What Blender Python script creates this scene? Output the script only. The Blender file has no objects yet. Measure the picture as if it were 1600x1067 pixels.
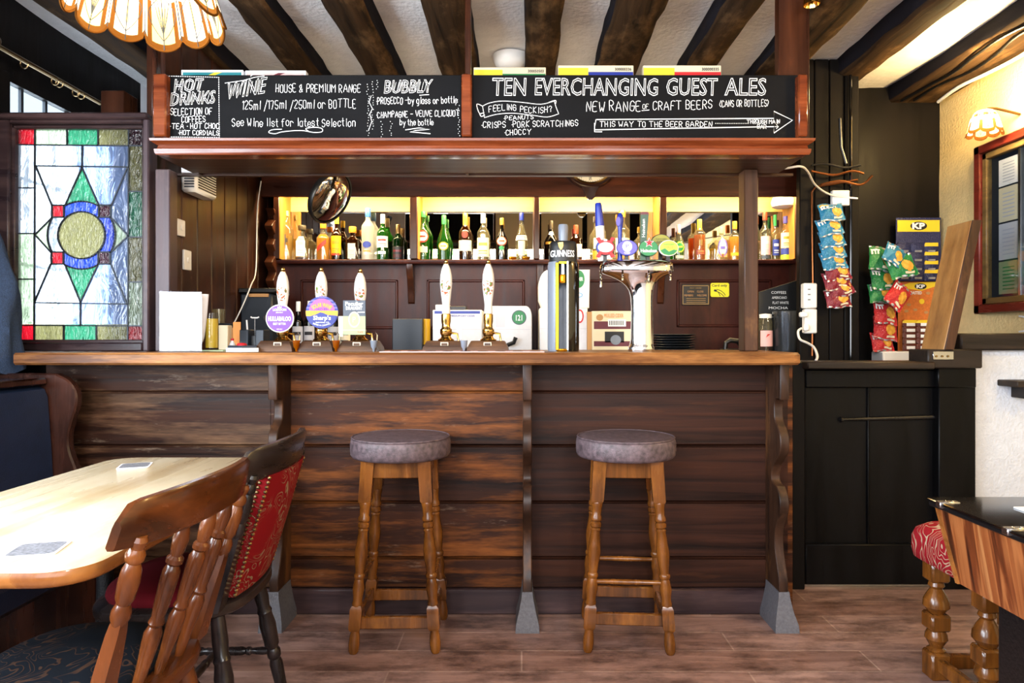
import bpy, bmesh, math, random
from mathutils import Vector, Matrix
random.seed(7)
PI = math.pi
C = bpy.context.scene.collection
SC = bpy.context.scene

# ---------------------------------------------------------------- camera, world, lights, exposure
F = 1600 * 24 / 36.0                      # focal length in pixels of the 1600 px wide frame
CZ = 1.158                                # eye height
def X(px, Y): return (px - 815) * Y / F
def Z(py, Y): return CZ - (py - 528) * Y / F

cam = bpy.data.cameras.new('camera'); cam.lens = 24; cam.sensor_width = 36
cam.shift_x = -15 / 1600; cam.shift_y = -5.5 / 1600; cam.clip_start = 0.05
co = bpy.data.objects.new('camera', cam); co.location = (0, 0, CZ); co.rotation_euler = (PI/2, 0, 0)
C.objects.link(co); SC.camera = co
SC.view_settings.view_transform = 'Standard'; SC.view_settings.look = 'None'
SC.view_settings.gamma = 1; SC.view_settings.exposure = 0.35; SC.view_settings.use_curve_mapping = False
SC.cycles.max_bounces = 10; SC.cycles.transparent_max_bounces = 16
SC.cycles.diffuse_bounces = 5; SC.cycles.glossy_bounces = 5
SC.cycles.caustics_reflective = False; SC.cycles.caustics_refractive = False
SC.cycles.sample_clamp_indirect = 4.0

w = bpy.data.worlds.new('sky'); SC.world = w; w.use_nodes = True
w.node_tree.nodes['Background'].inputs[0].default_value = (.72, .85, 1, 1)
w.node_tree.nodes['Background'].inputs[1].default_value = 1.5

def area(name, loc, rot, sx, sy, e, col):
    l = bpy.data.lights.new(name, 'AREA'); l.shape = 'RECTANGLE'; l.size = sx; l.size_y = sy; l.energy = e; l.color = col
    o = bpy.data.objects.new(name, l); o.location = loc; o.rotation_euler = rot; C.objects.link(o); return o
def point(name, loc, e, col, r=.03):
    l = bpy.data.lights.new(name, 'POINT'); l.energy = e; l.color = col; l.shadow_soft_size = r
    o = bpy.data.objects.new(name, l); o.location = loc; C.objects.link(o); return o
# daylight in the window openings (left wall, wall behind the camera, and the side window behind the leaded screen)
area('daylight_left', (-2.43, 0.40, 1.50), (0, -PI/2, 0), 1.3, 2.5, 265, (.80, .90, 1))
area('daylight_rear', (-.35, -1.72, 1.62), (PI/2, 0, 0), 3.4, 1.35, 85, (.97, .97, 1))
area('daylight_alcove', (-2.338, 3.595, 1.69), (0, -PI/2, 0), 1.26, 1.04, 30, (.80, .90, 1))
# added unseen fill lights behind the camera for the ceiling; off-frame wall lamp beside
point('ceiling_fill', (.75, -.55, 2.2), 100, (1, .95, .92), .12); point('ceiling_fill', (-.95, -.55, 2.2), 100, (1, .96, .94), .12)
point('side_wall_lamp', (2.36, 1.75, 2.24), 40, (1, .68, .27), .06)
# strip light along the rear lip of the canopy, turned to the back bar
area('canopy_strip', (-.16, 3.13, 1.868), (math.radians(78), 0, 0), 2.4, .04, 9, (1, .80, .52))
# strip lights tucked behind the pelmet of the back bar, one per bay
for i, (a, b) in enumerate(((438, 638), (655, 833), (845, 1028), (1043, 1240))):
    xa, xb = X(a, 4.25), X(b, 4.25)
    area('strip_light', ((xa+xb)/2, 4.155, 2.06), (math.radians(14), 0, 0), xb-xa-.04, .04, 13, (1, .74, .36))

# ---------------------------------------------------------------- small helpers
def lin(h):
    h = h.lstrip('#'); r = []
    for i in (0, 2, 4):
        c = int(h[i:i+2], 16) / 255
        r.append(c/12.92 if c <= .04045 else ((c+.055)/1.055)**2.4)
    return (*r, 1)

MATS = {}
def newmat(name):
    m = bpy.data.materials.new(name); m.use_nodes = True
    nt = m.node_tree; b = nt.nodes['Principled BSDF']; MATS[name] = m
    return m, nt, b
def N(nt, t, **kw):
    n = nt.nodes.new(t)
    for k, v in kw.items():
        if k in n.inputs: n.inputs[k].default_value = v
        else: setattr(n, k, v)
    return n
def coords(nt, scale, rnd=True, rot=(0, 0, 0)):
    tc = N(nt, 'ShaderNodeTexCoord'); mp = N(nt, 'ShaderNodeMapping'); mp.inputs['Scale'].default_value = scale; mp.inputs['Rotation'].default_value = rot
    if rnd:
        oi = N(nt, 'ShaderNodeObjectInfo'); ml = N(nt, 'ShaderNodeMath', operation='MULTIPLY'); ml.inputs[1].default_value = 17.3
        ad = N(nt, 'ShaderNodeVectorMath', operation='ADD')
        nt.links.new(oi.outputs['Random'], ml.inputs[0]); nt.links.new(tc.outputs['Object'], ad.inputs[0]); nt.links.new(ml.outputs[0], ad.inputs[1])
        nt.links.new(ad.outputs[0], mp.inputs[0])
    else: nt.links.new(tc.outputs['Object'], mp.inputs[0])
    return mp
def ramp(nt, src, stops):
    r = N(nt, 'ShaderNodeValToRGB'); e = r.color_ramp.elements
    while len(e) > 1: e.remove(e[-1])
    e[0].position = stops[0][0]; e[0].color = stops[0][1]
    for p, c in stops[1:]:
        q = e.new(p); q.color = c
    nt.links.new(src, r.inputs[0]); return r
def mixc(nt, fac, a, b, mode='MIX'):
    m = N(nt, 'ShaderNodeMix', data_type='RGBA', blend_type=mode)
    for i, s in ((0, fac), (6, a), (7, b)):
        if hasattr(s, 'links'): nt.links.new(s, m.inputs[i])
        elif isinstance(s, (int, float)): m.inputs[i].default_value = s
        else: m.inputs[i].default_value = s
    return m.outputs[2]
def bump(nt, b, src, strength, dist=.01):
    n = N(nt, 'ShaderNodeBump'); n.inputs['Strength'].default_value = strength; n.inputs['Distance'].default_value = dist
    nt.links.new(src, n.inputs['Height']); nt.links.new(n.outputs[0], b.inputs['Normal'])
W1, B1 = (1, 1, 1, 1), (0, 0, 0, 1)

def plain(name, col, rough=.5, metal=0, var=0, vs=8, bmp=0, bs=60, coat=0, spec=None):
    m, nt, b = newmat(name); c = lin(col)
    b.inputs['Base Color'].default_value = c; b.inputs['Roughness'].default_value = rough; b.inputs['Metallic'].default_value = metal
    if coat: b.inputs['Coat Weight'].default_value = coat; b.inputs['Coat Roughness'].default_value = .08
    if spec is not None: b.inputs['Specular IOR Level'].default_value = spec
    if var:
        mp = coords(nt, (vs,)*3); n = N(nt, 'ShaderNodeTexNoise', Detail=5.0); nt.links.new(mp.outputs[0], n.inputs[0])
        d = tuple(x*(1-var) for x in c[:3]) + (1,); l = tuple(min(1, x*(1+var)) for x in c[:3]) + (1,)
        r = ramp(nt, n.outputs[0], [(.3, d), (.7, l)]); nt.links.new(r.outputs[0], b.inputs['Base Color'])
    if bmp:
        mp = coords(nt, (bs,)*3); n = N(nt, 'ShaderNodeTexNoise', Detail=6.0); nt.links.new(mp.outputs[0], n.inputs[0]); bump(nt, b, n.outputs[0], bmp)
    return m

def wood(name, dark, mid, worn=None, axis='x', gs=1.3, cs=16, rough=.38, bmp=.25, wornamt=(.5, .72), coat=0, pale=None, spec=.28):
    """grain runs along the axis; worn = colour rubbed through in broad patches"""
    m, nt, b = newmat(name)
    s = {'x': (gs, cs, cs), 'y': (cs, gs, cs), 'z': (cs, cs, gs)}[axis]
    mp = coords(nt, s); n = N(nt, 'ShaderNodeTexNoise', Scale=1.0, Detail=7.0, Roughness=.62, Distortion=.6); nt.links.new(mp.outputs[0], n.inputs[0])
    r = ramp(nt, n.outputs[0], [(.32, lin(dark)), (.68, lin(mid))]); col = r.outputs[0]
    if worn:
        s2 = {'x': (1.5, 6, 12), 'y': (5, 2.2, 5), 'z': (5, 5, 2.2)}[axis]
        mp2 = coords(nt, s2); n2 = N(nt, 'ShaderNodeTexNoise', Scale=1.0, Detail=5.0, Roughness=.7); nt.links.new(mp2.outputs[0], n2.inputs[0])
        k = ramp(nt, n2.outputs[0], [(wornamt[0], B1), (wornamt[1], W1)])
        g = N(nt, 'ShaderNodeMath', operation='MULTIPLY'); nt.links.new(k.outputs[0], g.inputs[0]); nt.links.new(n.outputs[0], g.inputs[1])
        g2 = N(nt, 'ShaderNodeMath', operation='MULTIPLY', use_clamp=True); g2.inputs[1].default_value = 1.7; nt.links.new(g.outputs[0], g2.inputs[0])
        col = mixc(nt, g2.outputs[0], col, lin(worn))
    if pale:
        s3 = {'x': (6, 30, 30), 'y': (30, 6, 30), 'z': (30, 30, 6)}[axis]
        mp3 = coords(nt, s3); n3 = N(nt, 'ShaderNodeTexNoise', Scale=1.0, Detail=8.0, Roughness=.75); nt.links.new(mp3.outputs[0], n3.inputs[0])
        k3 = ramp(nt, n3.outputs[0], [(.60, B1), (.72, W1)]); 
        g3 = N(nt, 'ShaderNodeMath', operation='MULTIPLY'); g3.inputs[1].default_value = .45; nt.links.new(k3.outputs[0], g3.inputs[0])
        col = mixc(nt, g3.outputs[0], col, lin(pale))
    nt.links.new(col, b.inputs['Base Color'])
    rr = ramp(nt, n.outputs[0], [(.3, (rough*.75,)*3+(1,)), (.75, (min(1, rough*1.35),)*3+(1,))]); nt.links.new(rr.outputs[0], b.inputs['Roughness'])
    b.inputs['Specular IOR Level'].default_value = spec
    if coat: b.inputs['Coat Weight'].default_value = coat*.6; b.inputs['Coat Roughness'].default_value = .12
    if bmp: bump(nt, b, n.outputs[0], bmp, .004)
    return m

def tinted(name, col, alpha=.85, gloss=.12, rough=.02, body=0.0):
    """thin coloured glass: tinted see-through wall with a Fresnel gloss; body = share of cloudy colour"""
    m, nt, b = newmat(name); nt.nodes.remove(b); out = nt.nodes['Material Output']
    t = N(nt, 'ShaderNodeBsdfTransparent'); c = lin(col); t.inputs[0].default_value = tuple(1-(1-x)*alpha for x in c[:3])+(1,)
    g = N(nt, 'ShaderNodeBsdfGlossy'); g.inputs['Roughness'].default_value = rough
    fr = N(nt, 'ShaderNodeLayerWeight'); fr.inputs[0].default_value = .5
    pw = N(nt, 'ShaderNodeMath', operation='POWER'); pw.inputs[1].default_value = 4.5; nt.links.new(fr.outputs['Facing'], pw.inputs[0])
    ml = N(nt, 'ShaderNodeMath', operation='MULTIPLY_ADD', use_clamp=True); ml.inputs[1].default_value = .8; ml.inputs[2].default_value = .03+gloss*.08; nt.links.new(pw.outputs[0], ml.inputs[0])
    src = t.outputs[0]
    if body:
        d = N(nt, 'ShaderNodeBsdfTranslucent'); d.inputs[0].default_value = c
        d2 = N(nt, 'ShaderNodeBsdfDiffuse'); d2.inputs[0].default_value = c
        a = N(nt, 'ShaderNodeMixShader'); a.inputs[0].default_value = .35; nt.links.new(d.outputs[0], a.inputs[1]); nt.links.new(d2.outputs[0], a.inputs[2])
        x = N(nt, 'ShaderNodeMixShader'); x.inputs[0].default_value = body; nt.links.new(src, x.inputs[1]); nt.links.new(a.outputs[0], x.inputs[2]); src = x.outputs[0]
    mx = N(nt, 'ShaderNodeMixShader'); nt.links.new(ml.outputs[0], mx.inputs[0]); nt.links.new(src, mx.inputs[1]); nt.links.new(g.outputs[0], mx.inputs[2])
    nt.links.new(mx.outputs[0], out.inputs[0]); return m

def leadglass(name, col, see=.35, bs=70, k=.5, emit=0):
    """hammered coloured window glass"""
    m, nt, b = newmat(name); nt.nodes.remove(b); out = nt.nodes['Material Output']; c = lin(col)
    mp = coords(nt, (bs, bs, bs*.35), False); n = N(nt, 'ShaderNodeTexNoise', Scale=1.0, Detail=3.0, Distortion=1.2); nt.links.new(mp.outputs[0], n.inputs[0])
    bp = N(nt, 'ShaderNodeBump'); bp.inputs['Strength'].default_value = k; bp.inputs['Distance'].default_value = .02; nt.links.new(n.outputs[0], bp.inputs['Height'])
    dk = tuple(x*.72 for x in c[:3])+(1,); r = ramp(nt, n.outputs[0], [(.35, dk), (.65, c)])
    tl = N(nt, 'ShaderNodeBsdfTranslucent'); nt.links.new(r.outputs[0], tl.inputs[0]); nt.links.new(bp.outputs[0], tl.inputs['Normal'])
    rf = N(nt, 'ShaderNodeBsdfRefraction'); rf.inputs['IOR'].default_value = 1.12; rf.inputs['Roughness'].default_value = .25; nt.links.new(r.outputs[0], rf.inputs[0]); nt.links.new(bp.outputs[0], rf.inputs['Normal'])
    a = N(nt, 'ShaderNodeMixShader'); a.inputs[0].default_value = see; nt.links.new(tl.outputs[0], a.inputs[1]); nt.links.new(rf.outputs[0], a.inputs[2])
    g = N(nt, 'ShaderNodeBsdfGlossy'); g.inputs['Roughness'].default_value = .15; nt.links.new(bp.outputs[0], g.inputs['Normal'])
    x = N(nt, 'ShaderNodeMixShader'); x.inputs[0].default_value = .06; nt.links.new(a.outputs[0], x.inputs[1]); nt.links.new(g.outputs[0], x.inputs[2])
    nt.links.new(x.outputs[0], out.inputs[0]); return m

def lampglass(name, col, e):
    m, nt, b = newmat(name); nt.nodes.remove(b); out = nt.nodes['Material Output']; c = lin(col)
    tl = N(nt, 'ShaderNodeBsdfTranslucent'); tl.inputs[0].default_value = c
    em = N(nt, 'ShaderNodeEmission'); em.inputs[0].default_value = c; em.inputs[1].default_value = e
    d = N(nt, 'ShaderNodeBsdfDiffuse'); d.inputs[0].default_value = c
    a = N(nt, 'ShaderNodeMixShader'); a.inputs[0].default_value = .5; nt.links.new(tl.outputs[0], a.inputs[1]); nt.links.new(d.outputs[0], a.inputs[2])
    s = N(nt, 'ShaderNodeAddShader'); nt.links.new(a.outputs[0], s.inputs[0]); nt.links.new(em.outputs[0], s.inputs[1]); nt.links.new(s.outputs[0], out.inputs[0]); return m

def brocade(name, ground, line, scale=9):
    """woven cloth with curling tendrils"""
    m, nt, b = newmat(name)
    mp = coords(nt, (scale,)*3, False); n = N(nt, 'ShaderNodeTexNoise', Scale=1.0, Detail=1.0, Distortion=2.2); nt.links.new(mp.outputs[0], n.inputs[0])
    ml = N(nt, 'ShaderNodeMath', operation='MULTIPLY'); ml.inputs[1].default_value = 34; nt.links.new(n.outputs[0], ml.inputs[0])
    sn = N(nt, 'ShaderNodeMath', operation='SINE'); nt.links.new(ml.outputs[0], sn.inputs[0])
    ab = N(nt, 'ShaderNodeMath', operation='ABSOLUTE'); nt.links.new(sn.outputs[0], ab.inputs[0])
    k = ramp(nt, ab.outputs[0], [(.20, W1), (.36, B1)])
    n2 = N(nt, 'ShaderNodeTexNoise', Scale=.6, Detail=1.0); nt.links.new(mp.outputs[0], n2.inputs[0]); k2 = ramp(nt, n2.outputs[0], [(.46, B1), (.52, W1)])
    g = N(nt, 'ShaderNodeMath', operation='MULTIPLY'); nt.links.new(k.outputs[0], g.inputs[0]); nt.links.new(k2.outputs[0], g.inputs[1])
    col = mixc(nt, g.outputs[0], lin(ground), lin(line)); nt.links.new(col, b.inputs['Base Color'])
    b.inputs['Roughness'].default_value = .9; b.inputs['Specular IOR Level'].default_value = .1
    bump(nt, b, g.outputs[0], .3, .003); return m

# ---------------------------------------------------------------- mesh builder
class MB:
    def __init__(s): s.v = []; s.f = []; s.m = []; s.mats = []
    def mi(s, mat):
        if mat not in s.mats: s.mats.append(mat)
        return s.mats.index(mat)
    def add(s, vs, fs, mat):
        o = len(s.v); i = s.mi(mat); s.v += [tuple(v) for v in vs]
        for f in fs: s.f.append(tuple(o+k for k in f)); s.m.append(i)
        return s
    def mark(s): return len(s.v)
    def xf(s, mk, M):
        for i in range(mk, len(s.v)): s.v[i] = tuple(M @ Vector(s.v[i]))
        return s
    def box(s, x0, x1, y0, y1, z0, z1, mat, b=0.0):
        if b <= 0:
            vs = [(x, y, z) for x in (x0, x1) for y in (y0, y1) for z in (z0, z1)]
            return s.add(vs, [(0,1,3,2), (4,6,7,5), (0,4,5,1), (2,3,7,6), (0,2,6,4), (1,5,7,3)], mat)
        b = min(b, abs(x1-x0)*.49, abs(y1-y0)*.49, abs(z1-z0)*.49)
        vs = []; idx = {}
        for i, x in enumerate((x0, x1)):
            for j, y in enumerate((y0, y1)):
                for k, z in enumerate((z0, z1)):
                    dx, dy, dz = (b if i == 0 else -b), (b if j == 0 else -b), (b if k == 0 else -b)
                    for a, p in enumerate(((x, y+dy, z+dz), (x+dx, y, z+dz), (x+dx, y+dy, z))):
                        idx[i,j,k,a] = len(vs); vs.append(p)
        fs = []
        for i in (0, 1): fs.append([idx[i,j,k,0] for j,k in ((0,0),(1,0),(1,1),(0,1))])
        for j in (0, 1): fs.append([idx[i,j,k,1] for i,k in ((0,0),(1,0),(1,1),(0,1))])
        for k in (0, 1): fs.append([idx[i,j,k,2] for i,j in ((0,0),(1,0),(1,1),(0,1))])
        for j in (0,1):
            for k in (0,1): fs.append([idx[0,j,k,1], idx[1,j,k,1], idx[1,j,k,2], idx[0,j,k,2]])
        for i in (0,1):
            for k in (0,1): fs.append([idx[i,0,k,0], idx[i,1,k,0], idx[i,1,k,2], idx[i,0,k,2]])
        for i in (0,1):
            for j in (0,1): fs.append([idx[i,j,0,0], idx[i,j,1,0], idx[i,j,1,1], idx[i,j,0,1]])
        for i in (0,1):
            for j in (0,1):
                for k in (0,1): fs.append([idx[i,j,k,0], idx[i,j,k,1], idx[i,j,k,2]])
        return s.add(vs, fs, mat)
    def prism(s, poly, ax, a0, a1, mat, b=0.0):
        """extrude a 2-D outline along ax; outline is (y,z) for x, (x,z) for y, (x,y) for z; b bevels the two faces"""
        def P(p, a): return {'x': (a, p[0], p[1]), 'y': (p[0], a, p[1]), 'z': (p[0], p[1], a)}[ax]
        n = len(poly); rings = []
        if b:
            cx = sum(p[0] for p in poly)/n; cy = sum(p[1] for p in poly)/n
            ar = sum(poly[i][0]*poly[(i+1)%n][1]-poly[(i+1)%n][0]*poly[i][1] for i in range(n)); sg = 1 if ar > 0 else -1
            ins = []
            for i in range(n):
                p0, p1, p2 = Vector(poly[i-1]), Vector(poly[i]), Vector(poly[(i+1)%n])
                d = (p2-p0); d = d.normalized() if d.length > 1e-9 else Vector((1, 0)); ins.append((p1.x - sg*d.y*b, p1.y + sg*d.x*b))
            sgn = 1 if a1 > a0 else -1
            rings = [[P(p, a0) for p in ins], [P(p, a0+b*sgn) for p in poly], [P(p, a1-b*sgn) for p in poly], [P(p, a1) for p in ins]]
        else: rings = [[P(p, a0) for p in poly], [P(p, a1) for p in poly]]
        return s.loft(rings, mat)
    def loft(s, rings, mat, caps=True, closed=True, mats=None):
        n = len(rings[0]); vs = [p for r in rings for p in r]; o = len(s.v); s.v += [tuple(v) for v in vs]
        i0 = s.mi(mat)
        for k in range(len(rings)-1):
            i = i0 if mats is None else s.mi(mats[k])
            for j in range(n if closed else n-1):
                a, b = k*n+j, k*n+(j+1) % n
                s.f.append((o+a, o+b, o+b+n, o+a+n)); s.m.append(i)
        if caps:
            s.f.append(tuple(o+j for j in range(n))[::-1]); s.m.append(i0 if mats is None else s.mi(mats[0]))
            s.f.append(tuple(o+(len(rings)-1)*n+j for j in range(n))); s.m.append(i0 if mats is None else s.mi(mats[-1]))
        return s
    def lathe(s, prof, c, mat, seg=20, ax='z', mats=None, caps=True):
        rings = []
        for r, h in prof:
            ring = []
            for k in range(seg):
                a = 2*PI*k/seg; u, v = r*math.cos(a), r*math.sin(a)
                p = {'z': (u, v, h), 'y': (u, h, v), 'x': (h, u, v)}[ax]
                ring.append((c[0]+p[0], c[1]+p[1], c[2]+p[2]))
            rings.append(ring)
        return s.loft(rings, mat, caps=caps, mats=mats)
    def tube(s, pts, r, mat, seg=8, caps=True):
        pts = [Vector(p) for p in pts]; rings = []; up = None
        for i, p in enumerate(pts):
            d = (pts[min(i+1, len(pts)-1)] - pts[max(i-1, 0)])
            d = d.normalized() if d.length > 1e-9 else Vector((0, 0, 1))
            if up is None: up = Vector((0, 0, 1)) if abs(d.z) < .9 else Vector((1, 0, 0))
            a = d.cross(up).normalized(); up = a.cross(d).normalized()
            rr = r[i] if isinstance(r, (list, tuple)) else r
            rings.append([p + (a*math.cos(2*PI*k/seg) + up*math.sin(2*PI*k/seg))*rr for k in range(seg)])
        return s.loft(rings, mat, caps)
    def turned(s, p0, p1, prof, mat, seg=12):
        """a turned piece between two points; prof = [(t, radius)]"""
        p0, p1 = Vector(p0), Vector(p1); d = p1-p0; dn = d.normalized()
        up = Vector((0, 1, 0)) if abs(dn.y) < .9 else Vector((1, 0, 0)); a = dn.cross(up).normalized(); b = a.cross(dn)
        return s.loft([[p0+d*t+(a*math.cos(2*PI*k/seg)+b*math.sin(2*PI*k/seg))*r for k in range(seg)] for t, r in prof], mat)
    def beam(s, p0, p1, w0, w1, mat, dw=None):
        """square bar between two points, width w0..w1"""
        p0, p1 = Vector(p0), Vector(p1); rings = []
        for p, w in ((p0, w0), (p1, w1)):
            h = (dw or w)/2; q = w/2
            rings.append([p+Vector((sx*q, sy*h, 0)) for sx, sy in ((-1,-1),(1,-1),(1,1),(-1,1))])
        return s.loft(rings, mat)
    def ball(s, c, r, mat, seg=14, rg=8):
        if not isinstance(r, (tuple, list)): r = (r, r, r)
        rings = []
        for i in range(rg+1):
            t = PI*i/rg; q = max(math.sin(t), 1e-3)
            rings.append([(c[0]+r[0]*q*math.cos(2*PI*k/seg), c[1]+r[1]*q*math.sin(2*PI*k/seg), c[2]-r[2]*math.cos(t)) for k in range(seg)])
        return s.loft(rings, mat)
    def sheet(s, fn, nu, nv, mat, matfn=None):
        o = len(s.v); i0 = s.mi(mat)
        for j in range(nv+1):
            for i in range(nu+1): s.v.append(tuple(fn(i/nu, j/nv)))
        for j in range(nv):
            for i in range(nu):
                m = matfn((i+.5)/nu, (j+.5)/nv) if matfn else mat
                if m is None: continue
                a = o+j*(nu+1)+i; s.f.append((a, a+1, a+nu+2, a+nu+1)); s.m.append(s.mi(m))
        return s
    def ribbon(s, pts, wd, y, mat):
        """flat painted stroke in the x-z plane"""
        pts = [Vector((p[0], p[1])) for p in pts]; L = []
        for i, p in enumerate(pts):
            d = pts[min(i+1, len(pts)-1)]-pts[max(i-1, 0)]
            d = d.normalized() if d.length > 1e-9 else Vector((1, 0)); n = Vector((-d.y, d.x))*wd/2
            e = d*wd/2*(-1 if i == 0 else (1 if i == len(pts)-1 else 0)); L.append((p+n+e, p-n+e))
        vs = []
        for a, b in L: vs += [(a.x, y, a.y), (b.x, y, b.y)]
        return s.add(vs, [(2*i, 2*i+1, 2*i+3, 2*i+2) for i in range(len(L)-1)], mat)
    def dot(s, x, z, r, y, mat, n=10, rz=None):
        rz = rz or r
        return s.add([(x+r*math.cos(2*PI*k/n), y, z+rz*math.sin(2*PI*k/n)) for k in range(n)], [tuple(range(n))], mat)
    def type(s, txt, cx, cz, wd, ht, y, mat, outline=0, bold=0, arc=0, shear=0, rot=0):
        """printed lettering in the x-z plane, fitted to a box, facing -y"""
        cu = bpy.data.curves.new('t', 'FONT'); cu.body = txt; cu.size = 1; cu.resolution_u = 2; cu.offset = bold
        if outline: cu.fill_mode = 'NONE'; cu.bevel_depth = outline/ht*.72; cu.bevel_resolution = 0
        ob = bpy.data.objects.new('t', cu); me = bpy.data.meshes.new_from_object(ob)
        P = [v.co.copy() for v in me.vertices]
        if P:
            x0, x1 = min(p.x for p in P), max(p.x for p in P); y0, y1 = min(p.y for p in P), max(p.y for p in P); o = []
            for p in P:
                u = (p.x-(x0+x1)/2)/(x1-x0)*wd; v = (p.y-(y0+y1)/2)/(y1-y0)*ht; u += shear*v; v += rot*u
                if arc: a = u/arc; u, v = (arc+v)*math.sin(a), (arc+v)*math.cos(a)-arc
                o.append((cx+u, y-(p.z+.5*abs(cu.bevel_depth))*ht if outline else y, cz+v))
            s.add(o, [tuple(f.vertices) for f in me.polygons], mat)
        bpy.data.objects.remove(ob); bpy.data.curves.remove(cu); bpy.data.meshes.remove(me)
        return s
    def build(s, name, parent=None, sharp=38, bevel=0, solid=0, subd=0):
        me = bpy.data.meshes.new(name); off = Vector((0, 0, 0)); p = parent
        while p is not None: off += p.location; p = p.parent
        me.from_pydata([tuple(Vector(v)-off) for v in s.v], [], s.f)
        for m in s.mats: me.materials.append(MATS[m])
        me.polygons.foreach_set('material_index', s.m)
        bm = bmesh.new(); bm.from_mesh(me); bmesh.ops.recalc_face_normals(bm, faces=bm.faces); bm.to_mesh(me); bm.free()
        me.polygons.foreach_set('use_smooth', [True]*len(me.polygons)); me.set_sharp_from_angle(angle=math.radians(sharp)); me.update()
        o = bpy.data.objects.new(name, me); C.objects.link(o)
        if parent is not None: o.parent = parent
        if bevel:
            q = o.modifiers.new('bevel', 'BEVEL'); q.width = bevel; q.segments = 2; q.limit_method = 'ANGLE'
        if solid:
            q = o.modifiers.new('solid', 'SOLIDIFY'); q.thickness = solid
        if subd:
            q = o.modifiers.new('sub', 'SUBSURF'); q.levels = q.render_levels = subd
        return o

def tag(o, label, cat, group=None):
    o['label'] = label; o['category'] = cat
    if group: o['group'] = group
    return o
def thing(name, label, cat, loc=(0, 0, 0), group=None):
    o = bpy.data.objects.new(name, None); o.empty_display_size = .05; C.objects.link(o); o.location = loc
    return tag(o, label, cat, group)
def struct(o): o['kind'] = 'structure'; return o
def dup(r, loc=None, rz=None, label=None, parent=None):
    c = r.copy(); C.objects.link(c)
    if parent: c.parent = parent
    if loc is not None: c.location = loc
    if rz is not None: c.rotation_euler = (0, 0, rz)
    if label: c['label'] = label
    for ch in r.children: dup(ch, parent=c)
    return c
def rrect(x0, x1, y0, y1, r, n=6):
    o = []
    for cx, cy, a in ((x1-r, y1-r, 0), (x0+r, y1-r, PI/2), (x0+r, y0+r, PI), (x1-r, y0+r, 1.5*PI)):
        o += [(cx+r*math.cos(a+PI/2*k/n), cy+r*math.sin(a+PI/2*k/n)) for k in range(n+1)]
    return o
def ell(cx, cy, rx, ry, n=28): return [(cx+rx*math.cos(2*PI*k/n), cy+ry*math.sin(2*PI*k/n)) for k in range(n)]
def smoothp(pts, n=5):
    o = []; P = [Vector(p) for p in pts]
    for i in range(len(P)-1):
        p0, p1, p2, p3 = P[max(i-1, 0)], P[i], P[i+1], P[min(i+2, len(P)-1)]
        for k in range(n):
            t = k/n; o.append(.5*((2*p1)+(p2-p0)*t+(2*p0-5*p1+4*p2-p3)*t*t+(3*p1-p0-3*p2+p3)*t**3))
    o.append(P[-1]); return o

# chalk handwriting: one polyline list per glyph on a grid, x 0-4, y 0-8 with the baseline at 2
G = {'A':"022842 1434",'B':"02082837362505 2534332202",'C':"3728180703122233",'D':"02081836341202",'E':"38080232 0525",'F':"380802 0525",
'G':"372818070312223335 1535",'H':"0208 3238 0535",'I':"1218",'J':"3833221203",'K':"0208 380532",'L':"080232",'M':"0208254842",'N':"02083238",
'O':"180703122233372818",'P':"02082837362505",'Q':"180703122233372818 2331",'R':"02082837362505 1532",'S':"37281807061525343322120 3".replace(' ',''),
'T':"0848 2822",'U':"080312223338",'V':"082248",'W':"0812253248",'X':"0238 0832",'Y':"0825 482522",'Z':"08380232",
'a':"36160503122233 3632",'b':"0802 0516263533221203",'c':"3526160503122233",'d':"3832 3526160503122233",'e':"04343526160503122233",'f':"38281712 0626",
'g':"36312010 3526160503122233",'h':"0802 0516263532",'i':"1612 1817",'k':"0802 260432",'l':"1812",'m':"0602 05162522 25364542",'n':"0602 0516263532",
'o':"160503122233352616",'p':"0600 0516263533221203",'r':"0602 05162635",'s':"35261605142433221203",'t':"181322 0626",'u':"0603122233 3632",'v':"062246",
'w':"0612253246",'x':"0236 0632",'y':"0622 3610",'z':"06360232",'1':"071812",'2':"07182837360232",'3':"0738253433221203",'4':"22280434",'5':"38080525343322120 3".replace(' ',''),
'6':"3818050312223334251505",'7':"083812",'0':"180703122233372818",'&':"32061728262503021222 2234",'/':"0038",'-':"0535",'.':"1213",'?':"07182837362524 2223",
'(':"28160422",')':"08261402","'":"1817"}
def chalk(mb, txt, px0, px1, py0, py1, Y, mat='chalk', wt=1.5, tilt=0, wave=0):
    """hand lettering between photo columns px0..px1 with caps from py0 down to the baseline py1, on the board at depth Y"""
    rnd = random.Random(txt); cur = 0.0; S = []
    for ch in txt:
        if ch == ' ': cur += 2.6; continue
        if ch == '*': S.append([(cur+.5, 4.6), (cur+.9, 4.6)]); cur += 2; continue
        g = G[ch]; mx = 0; j = rnd.uniform(-.5, .5); sl = rnd.uniform(-.05, .08)
        for st in g.split():
            p = [(int(st[i]), int(st[i+1])) for i in range(0, len(st)-1, 2)]; mx = max(mx, max(a for a, b in p))
            S.append([(cur+a+sl*b+rnd.uniform(-.12, .12), b+j+rnd.uniform(-.12, .12)) for a, b in p])
        cur += mx+1.7
    tot = cur-1.7; kx = (px1-px0)/tot; kz = (py1-py0)/6
    for p in S:
        q = []
        for a, b in p:
            u = a/tot; q.append((px0+a*kx, py1-(b-2)*kz - tilt*u + wave*math.sin(u*2*PI)))
        if len(q) > 2: q = [(v.x, v.y) for v in smoothp([Vector(t) for t in q], 2)]
        mb.ribbon([(X(a, Y), Z(b, Y)) for a, b in q], wt*.55*Y/F, Y-.0015, mat)
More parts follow.
